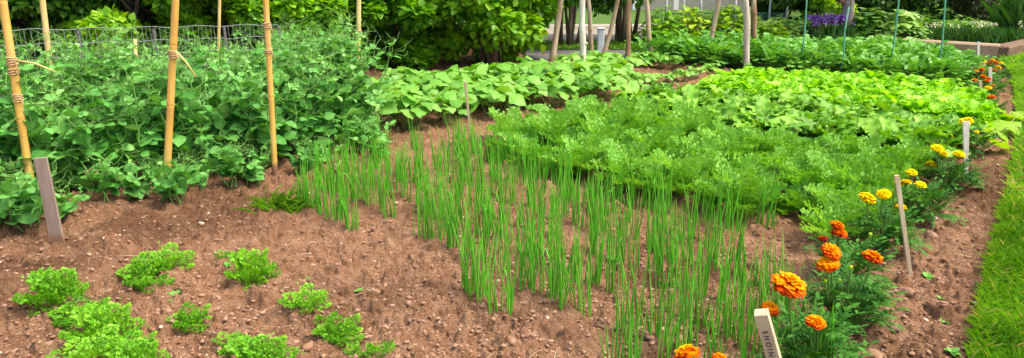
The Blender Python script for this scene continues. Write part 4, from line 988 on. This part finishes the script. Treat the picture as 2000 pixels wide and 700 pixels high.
# ---- parsley ----------------------------------------------------
def lobed():
    g = Geo(); t = blade([.05, .26, .36, .22, .04], .25, .2, .06, 2, 1)
    Y = np.array([[0, 1, 0], [.85, .6, .1], [-.85, .6, .1]]); g.stamp(t, np.zeros((3, 3)), Y, [0, 0, 1], [.9, .8, .8], [.55, .5, .5]); return g.tpl()
lob = lobed()
def pars_frond(seed):
    r = np.random.default_rng(seed); g = Geo(); g.tube([[0, 0, 0], [0, .35, .03], [0, .7, .03]], .009, .005, 3, .6, False)
    O = []; Y = []; Z = []; S = []
    for (t, k) in ((.5, .26), (.68, .22), (.85, .12)):
        for sg in (-1, 1):
            d = np.array([sg * .85, .5, .12]); b = np.array([0, t, .03 - .1 * t * t])
            for q, s in ((.5, .17), (.85, .2), (1.1, .19)):
                O.append(b + d * k * q); Y.append(d + r.normal(size=3) * .45); Z.append([r.normal() * .45, r.normal() * .45, 1]); S.append(s * .42 * r.uniform(.7, 1.3)); O.append(b + d * k * (q + .1) + r.normal(size=3) * .07); Y.append(d + r.normal(size=3) * .8); Z.append([r.normal() * .6, r.normal() * .6, 1]); S.append(s * .36); O.append(b + d * k * (q - .12) + r.normal(size=3) * .05); Y.append(d + r.normal(size=3) * .8); Z.append([r.normal() * .5, r.normal() * .5, 1]); S.append(s * .38)
    for q in (.8, .9, .97): O.append([0, q, -.05]); Y.append([r.normal() * .4, 1, r.normal() * .2]); Z.append([r.normal() * .3, .1, 1]); S.append(.11)
    g.stamp(lob, np.array(O), np.array(Y), np.array(Z), np.array(S), .5 + r.uniform(-.2, .2, len(O))); return g.tpl()
pfr = [pars_frond(i) for i in range(3)]
def parsley_proto(seed, n=34):
    r = np.random.default_rng(1700 + seed); g = Geo()
    for s in range(n):
        q = math.sqrt((s + .5) / n); a = s * 2.4 + r.normal() * .3; Y, Z = az_el(np.array([a]), 1.25 - .95 * q + r.normal() * .3); g.stamp(pfr[s % 3], [[r.normal() * .012, r.normal() * .012, -.006]], Y, Z, r.uniform(.06, .185) * (1.08 - .1 * q), .5 + r.uniform(-.2, .2))
    return tag(g.build('parsley_plant', 'parsley'), 'parsley plant', 'parsley')
pp = [parsley_proto(i, (48, 40, 30, 16)[i]) for i in range(4)]
PL = [((105, 592), 98, 'curly parsley clump at the upper end of the left row'), ((158, 622), 80, 'parsley clump just below the top of the left row'), ((128, 575), 60, 'small parsley clump tucked behind the upper end of the left row'),
      ((205, 668), 96, 'dense parsley clump in the middle of the left row'), ((258, 690), 66, 'parsley clump spreading to the right of the left row'), ((190, 722), 100, 'parsley clump cut by the bottom edge in the left row'), ((262, 735), 90, 'lowest parsley clump of the left row'),
      ((288, 548), 88, 'tall lush parsley clump alone on the soil, rear part'), ((322, 530), 76, 'right half of the lush parsley clump below the pea row'), ((300, 572), 60, 'lower front of the lush parsley clump alone on soil'),
      ((372, 636), 62, 'small parsley plant between the left and middle rows'), ((438, 508), 36, 'tiny parsley seedling left of the upper middle clump'),
      ((492, 550), 82, 'parsley clump at the upper end of the middle row'), ((522, 545), 50, 'small right shoot of the upper middle parsley clump'),
      ((446, 678), 56, 'small parsley plant left in the lower middle row'), ((508, 716), 100, 'large parsley clump at the bottom of the middle row'), ((470, 700), 60, 'parsley clump joining the bottom middle clump'),
      ((596, 604), 66, 'parsley clump at the upper end of the right row'), ((632, 632), 44, 'small parsley plant second in the right row'), ((662, 656), 74, 'parsley clump in the middle of the right row'),
      ((690, 692), 48, 'small parsley plant near the lower end of the right row'), ((736, 700), 56, 'lowest parsley clump of the right row')]
for i, ((x, y), wpx, lab) in enumerate(PL):
    p = G(x, y - 6); k_ = wpx * MPP(y) / .225; put(pp[i % 3 if wpx > 60 else 3], gpos(p), i * 2.1, (k_ * PR.uniform(.85, 1.2), k_ * PR.uniform(.85, 1.15), k_ * PR.uniform(.7, 1.15)), lab, 'parsley plants')

# ---- marigolds --------------------------------------------------
ml = [pinnate(6, .40, .28, .12, t_lance, .012, .15, .1, .25, 40 + i) for i in range(3)]
def flower_mesh(style, seed):
    r = np.random.default_rng(1900 + seed); g = Geo()
    pet = blade([.14, .28, .40, .42, .36, .12], -.10, .26, .17, 1.7, 1, seed)
    layers = [(20, -.12, .98, .30, 0.0), (18, .18, .90, .42, .0), (16, .42, .78, .55, .03), (13, .68, .62, .70, .05), (10, .95, .44, .85, .06), (7, 1.25, .26, .92, .07)]
    for (n, e, rad, tint, zz) in layers:
        a = np.arange(n) / n * 6.283 + r.random(); Y, Z = az_el(a + r.normal(size=n) * .12, e + r.normal(size=n) * .24); Z = Z + r.normal(size=(n, 3)) * .35; c = np.column_stack([np.cos(a), np.sin(a), 0 * a]) * rad * .25
        c[:, 2] = zz + .3 * math.sin(max(e, 0)) ; g.stamp(pet, c, Y, Z, np.stack([np.full(n, .60), np.full(n, .72), np.full(n, .6)], 1) * (.35 + .62 * rad), np.clip(tint + r.normal(size=n) * .10, .0, 1))
    V, F4, F3, T = g.tpl()
    if style == 'orange': # petals red at the base of the outer ring, orange on the crest
        rr = np.linalg.norm(V[:, :2], axis=1); T = np.clip(T * .55 + .42 * (V[:, 2] + .25) + .05, 0, 1)
    g2 = Geo(); g2.add(V, F4, None, T); return g2
FM = {}
for st_, mt_ in (('orange', 'petal_orange'), ('red', 'petal_red'), ('gold', 'petal_gold'), ('yellow', 'petal_yellow')):
    FM[st_] = [flower_mesh(st_, i + 3).mesh('flower', mt_) for i in range(2)]
cg = Geo(); cg.tube([[0, 0, -.62], [0, 0, -.40], [0, 0, -.05]], [.06, .24, .30], k=10, t=.4); CAL = cg.mesh('calyx', 'mari_stem')
bg_ = Geo(); bg_.tube([[0, 0, -.6], [0, 0, -.3], [0, 0, .1], [0, 0, .35], [0, 0, .42]], [.1, .36, .42, .30, .05], k=10, t=.9); BUD = bg_.mesh('bud', 'yellow_leaf')
def marigold(base, flowers, hw_px, ht_px, label, group=None, seed=0, n=60):
    """base: picture foot; flowers: (px, py, width px, style)"""
    b = G(*base); m = MPP(base[1]); r = np.random.default_rng(2100 + seed); root = empty('marigold_plant', (b[0], b[1], 0)); tag(root, label, 'marigold', group)
    hw = hw_px / 2 * m; ht = ht_px * m; lf = Geo(); st = Geo(); ls = min(.085, hw * 1.1); n = int(n * 1.25)
    for i in range(n):
        a = i * 2.4 + r.normal() * .4; q = math.sqrt((i + .5) / n); z = ht * (1 - .65 * q * q) * r.uniform(.35, 1.0)
        x, y = math.cos(a) * q * hw * .85, math.sin(a) * q * min(hw, .14) * .85
        Y, Z = az_el(np.array([a]), r.uniform(-.2, 1.0)); lf.stamp(ml[i % 3], [[x * .75, y * .75, z * .8]], Y, Z + r.normal(size=(1, 3)) * .2, ls * r.uniform(.75, 1.2), .5 + r.uniform(-.25, .25))
        if i % 3 == 0: st.tube([[0, 0, -.01], [x * .35, y * .35, z * .5], [x * .78, y * .78, z * .82]], .0032, .0018, 4, .4, False)
    lf.build('leaves', 'marigold', root); fl = []
    for j, (fx, fy, fw, sty) in enumerate(flowers):
        dy = r.uniform(-.5, .5) * min(hw, .10); P = Q(fx, fy, b[1] + dy) - np.array([b[0], b[1], 0]); R_ = fw / 2 * m
        if P[2] < .03: P[2] = .03
        st.tube([[P[0] * .15, P[1] * .15, 0], [P[0] * .7, P[1] * .7, P[2] * .45], [P[0], P[1], P[2] - R_ * .4]], .0026, .0028, 5, .6, False)
        if sty == 'bud':
            o = bpy.data.objects.new('flower_bud', BUD)
        else: o = bpy.data.objects.new('flower', FM[sty][j % 2])
        COL.objects.link(o); o.parent = root; o.location = tuple(P); s = R_ * (.97 if sty != 'bud' else 1.4); o.scale = (s, s, s * (.72 if sty != 'bud' else 1)); o.rotation_euler = (R(14) + r.normal() * .12, r.normal() * .12, r.uniform(0, 6))
        if sty != 'bud': c = bpy.data.objects.new('calyx', CAL); COL.objects.link(c); c.parent = o
    st.build('stems', 'mari_stem', root); return root
marigold((1375, 795), [(1341, 690, 58, 'orange'), (1408, 703, 42, 'orange')], 110, 85, 'marigold cut by the bottom edge among the onions, orange heads low', seed=1, n=26)
marigold((1585, 738), [(1541, 556, 76, 'orange'), (1503, 606, 40, 'red'), (1504, 601, 36, 'orange'), (1594, 630, 46, 'orange'), (1629, 628, 14, 'bud')], 150, 150, 'nearest tall marigold with the widest orange head beside the ONIONS stake', seed=2, n=80)
marigold((1650, 640), [(1617, 516, 48, 'orange'), (1624, 491, 44, 'orange'), (1704, 502, 46, 'orange'), (1629, 600, 26, 'red'), (1662, 522, 13, 'bud'), (1640, 548, 11, 'bud'), (1612, 549, 11, 'bud')], 130, 140, 'dark leaved marigold with several orange and red heads and green buds', seed=3, n=90)
marigold((1655, 545), [(1635, 440, 32, 'orange'), (1639, 455, 38, 'orange'), (1607, 467, 22, 'red'), (1700, 458, 12, 'bud')], 100, 85, 'marigold with two stacked orange heads behind the dark leaved one', seed=4, n=60)
marigold((1722, 488), [(1694, 387, 38, 'gold'), (1726, 379, 32, 'gold'), (1759, 405, 26, 'gold'), (1752, 357, 14, 'gold')], 110, 92, 'marigold with two round golden heads left of the narrow stake', seed=5, n=80)
marigold((1795, 430), [(1769, 357, 26, 'gold'), (1798, 361, 26, 'yellow'), (1780, 337, 26, 'yellow')], 110, 78, 'marigold with golden and yellow heads right of the narrow stake', seed=6, n=70)
marigold((1855, 372), [(1819, 322, 28, 'yellow'), (1831, 290, 28, 'yellow'), (1842, 300, 24, 'yellow'), (1873, 302, 28, 'yellow')], 100, 72, 'marigold with a cluster of lemon yellow heads left of the whitish stake', seed=7, n=70)
marigold((1895, 300), [(1884, 238, 26, 'yellow'), (1893, 235, 20, 'gold'), (1907, 258, 12, 'yellow'), (1838, 265, 9, 'orange'), (1861, 268, 9, 'orange')], 70, 50, 'marigold with a yellow head touching the top of the whitish stake', seed=8, n=40)
for i, (bs, fl, lab) in enumerate([((1905, 208), [(1900, 176, 22, 'orange'), (1908, 172, 12, 'orange')], 'far marigold with one orange head left of the tan stake'),
        ((1936, 222), [(1936, 190, 18, 'orange'), (1930, 172, 16, 'gold')], 'far marigold with an orange head set apart on the right'),
        ((1915, 186), [(1903, 157, 13, 'orange'), (1920, 150, 14, 'orange'), (1927, 159, 14, 'orange')], 'far marigold with rusty orange heads behind the tan stake'),
        ((1940, 184), [(1925, 170, 14, 'gold'), (1938, 168, 14, 'orange'), (1932, 154, 12, 'orange')], 'far marigold with mixed heads right of the short white stake'),
        ((1918, 165), [(1905, 141, 14, 'orange'), (1917, 136, 14, 'orange'), (1922, 146, 12, 'gold')], 'far marigold with orange heads near the thin white stake'),
        ((1948, 160), [(1940, 138, 14, 'orange'), (1950, 132, 13, 'gold'), (1955, 124, 12, 'yellow'), (1945, 122, 12, 'orange')], 'farthest right marigold with gold heads in front of the timber'),
        ((1926, 148), [(1920, 120, 14, 'yellow'), (1932, 124, 13, 'orange'), (1938, 118, 12, 'gold'), (1912, 128, 12, 'orange')], 'farthest marigold with yellow and orange heads below the timber edging')]):
    marigold(bs, fl, 44, 26, lab, 'far orange marigolds at the end of the row', 20 + i, 34)

# ---- squash at the path, small weeds ----------------------------
def squash():
    b = G(1945, 262); root = empty('squash_plant', (b[0], b[1], 0)); tag(root, 'young squash vine with broad light leaves creeping over the path to the lawn', 'squash plant')
    lf = Geo(); st = Geo(); r = np.random.default_rng(9); m = MPP(262)
    pts = [(1895, 262), (1915, 246), (1930, 266), (1950, 256), (1968, 250), (1985, 240), (1962, 268), (1905, 282), (1878, 275), (1980, 258), (1890, 300), (1915, 300)]
    for i, p in enumerate(pts):
        q = G(*p) - b; z = r.uniform(.05, .11); st.tube([[0, 0, 0], [q[0] * .6, q[1] * .6, z * .5], [q[0], q[1], z]], .004, .003, 4, .5, False)
        Y, Z = az_el(np.array([r.uniform(0, 6.28)]), -.1); lf.stamp(t_heart[i % 3], [[q[0], q[1], z]], Y, Z + r.normal(size=(1, 3)) * .25, r.uniform(.11, .17), .6)
    lf.build('leaves', 'yellow_leaf', root); st.build('stems', 'bean_stem', root)
squash()
for i, (x, y, s, lab) in enumerate([(1812, 534, .045, 'tiny round leaved weed in the middle of the soil path'), (1846, 622, .04, 'small weed near the lower right stones of the path'), (1838, 585, .03, 'tiny weed above the lower weed on the path'),
        (1906, 352, .05, 'slim weed beside the whitish stake on the path'), (1857, 690, .05, 'small weed at the bottom of the path by the lawn'), (600, 536, .03, 'tiny weed seedling on bare soil left of the onions'), (340, 578, .06, 'fallen flat weed leaf below the lush parsley clump'),
        (1100, 548, .04, 'small weed between onion rows'), (1195, 512, .05, 'leafy weed in the middle of the onion bed'), (700, 566, .03, 'tiny pale seedling near the right parsley row'), (445, 520, .04, 'small blue green weed beside the tiny parsley seedling')]):
    r = np.random.default_rng(i + 60); g = Geo(); n = 7; a = np.arange(n) * 2.4; Y, Z = az_el(a, r.uniform(.05, .7, n)); g.stamp(t_ovate[i % 3], np.zeros((n, 3)) + [0, 0, .004], Y, Z, s * .55 * r.uniform(.6, 1.1, n), r.uniform(.4, .8, n))
    o = g.build('weed', 'potato'); p = G(x, y); o.location = (p[0], p[1], gz1(p[0], p[1])); tag(o, lab, 'weed')
for o in list(COL.objects):      # prototypes that no row used
    if o.parent is None and o.name not in _used and o.get('label') in ('pea plant', 'bean plant', 'onion plant', 'carrot plant', 'beet_plant', 'lettuce_plant', 'potato_plant', 'parsley plant'):
        for c in list(o.children): bpy.data.objects.remove(c)
        bpy.data.objects.remove(o)
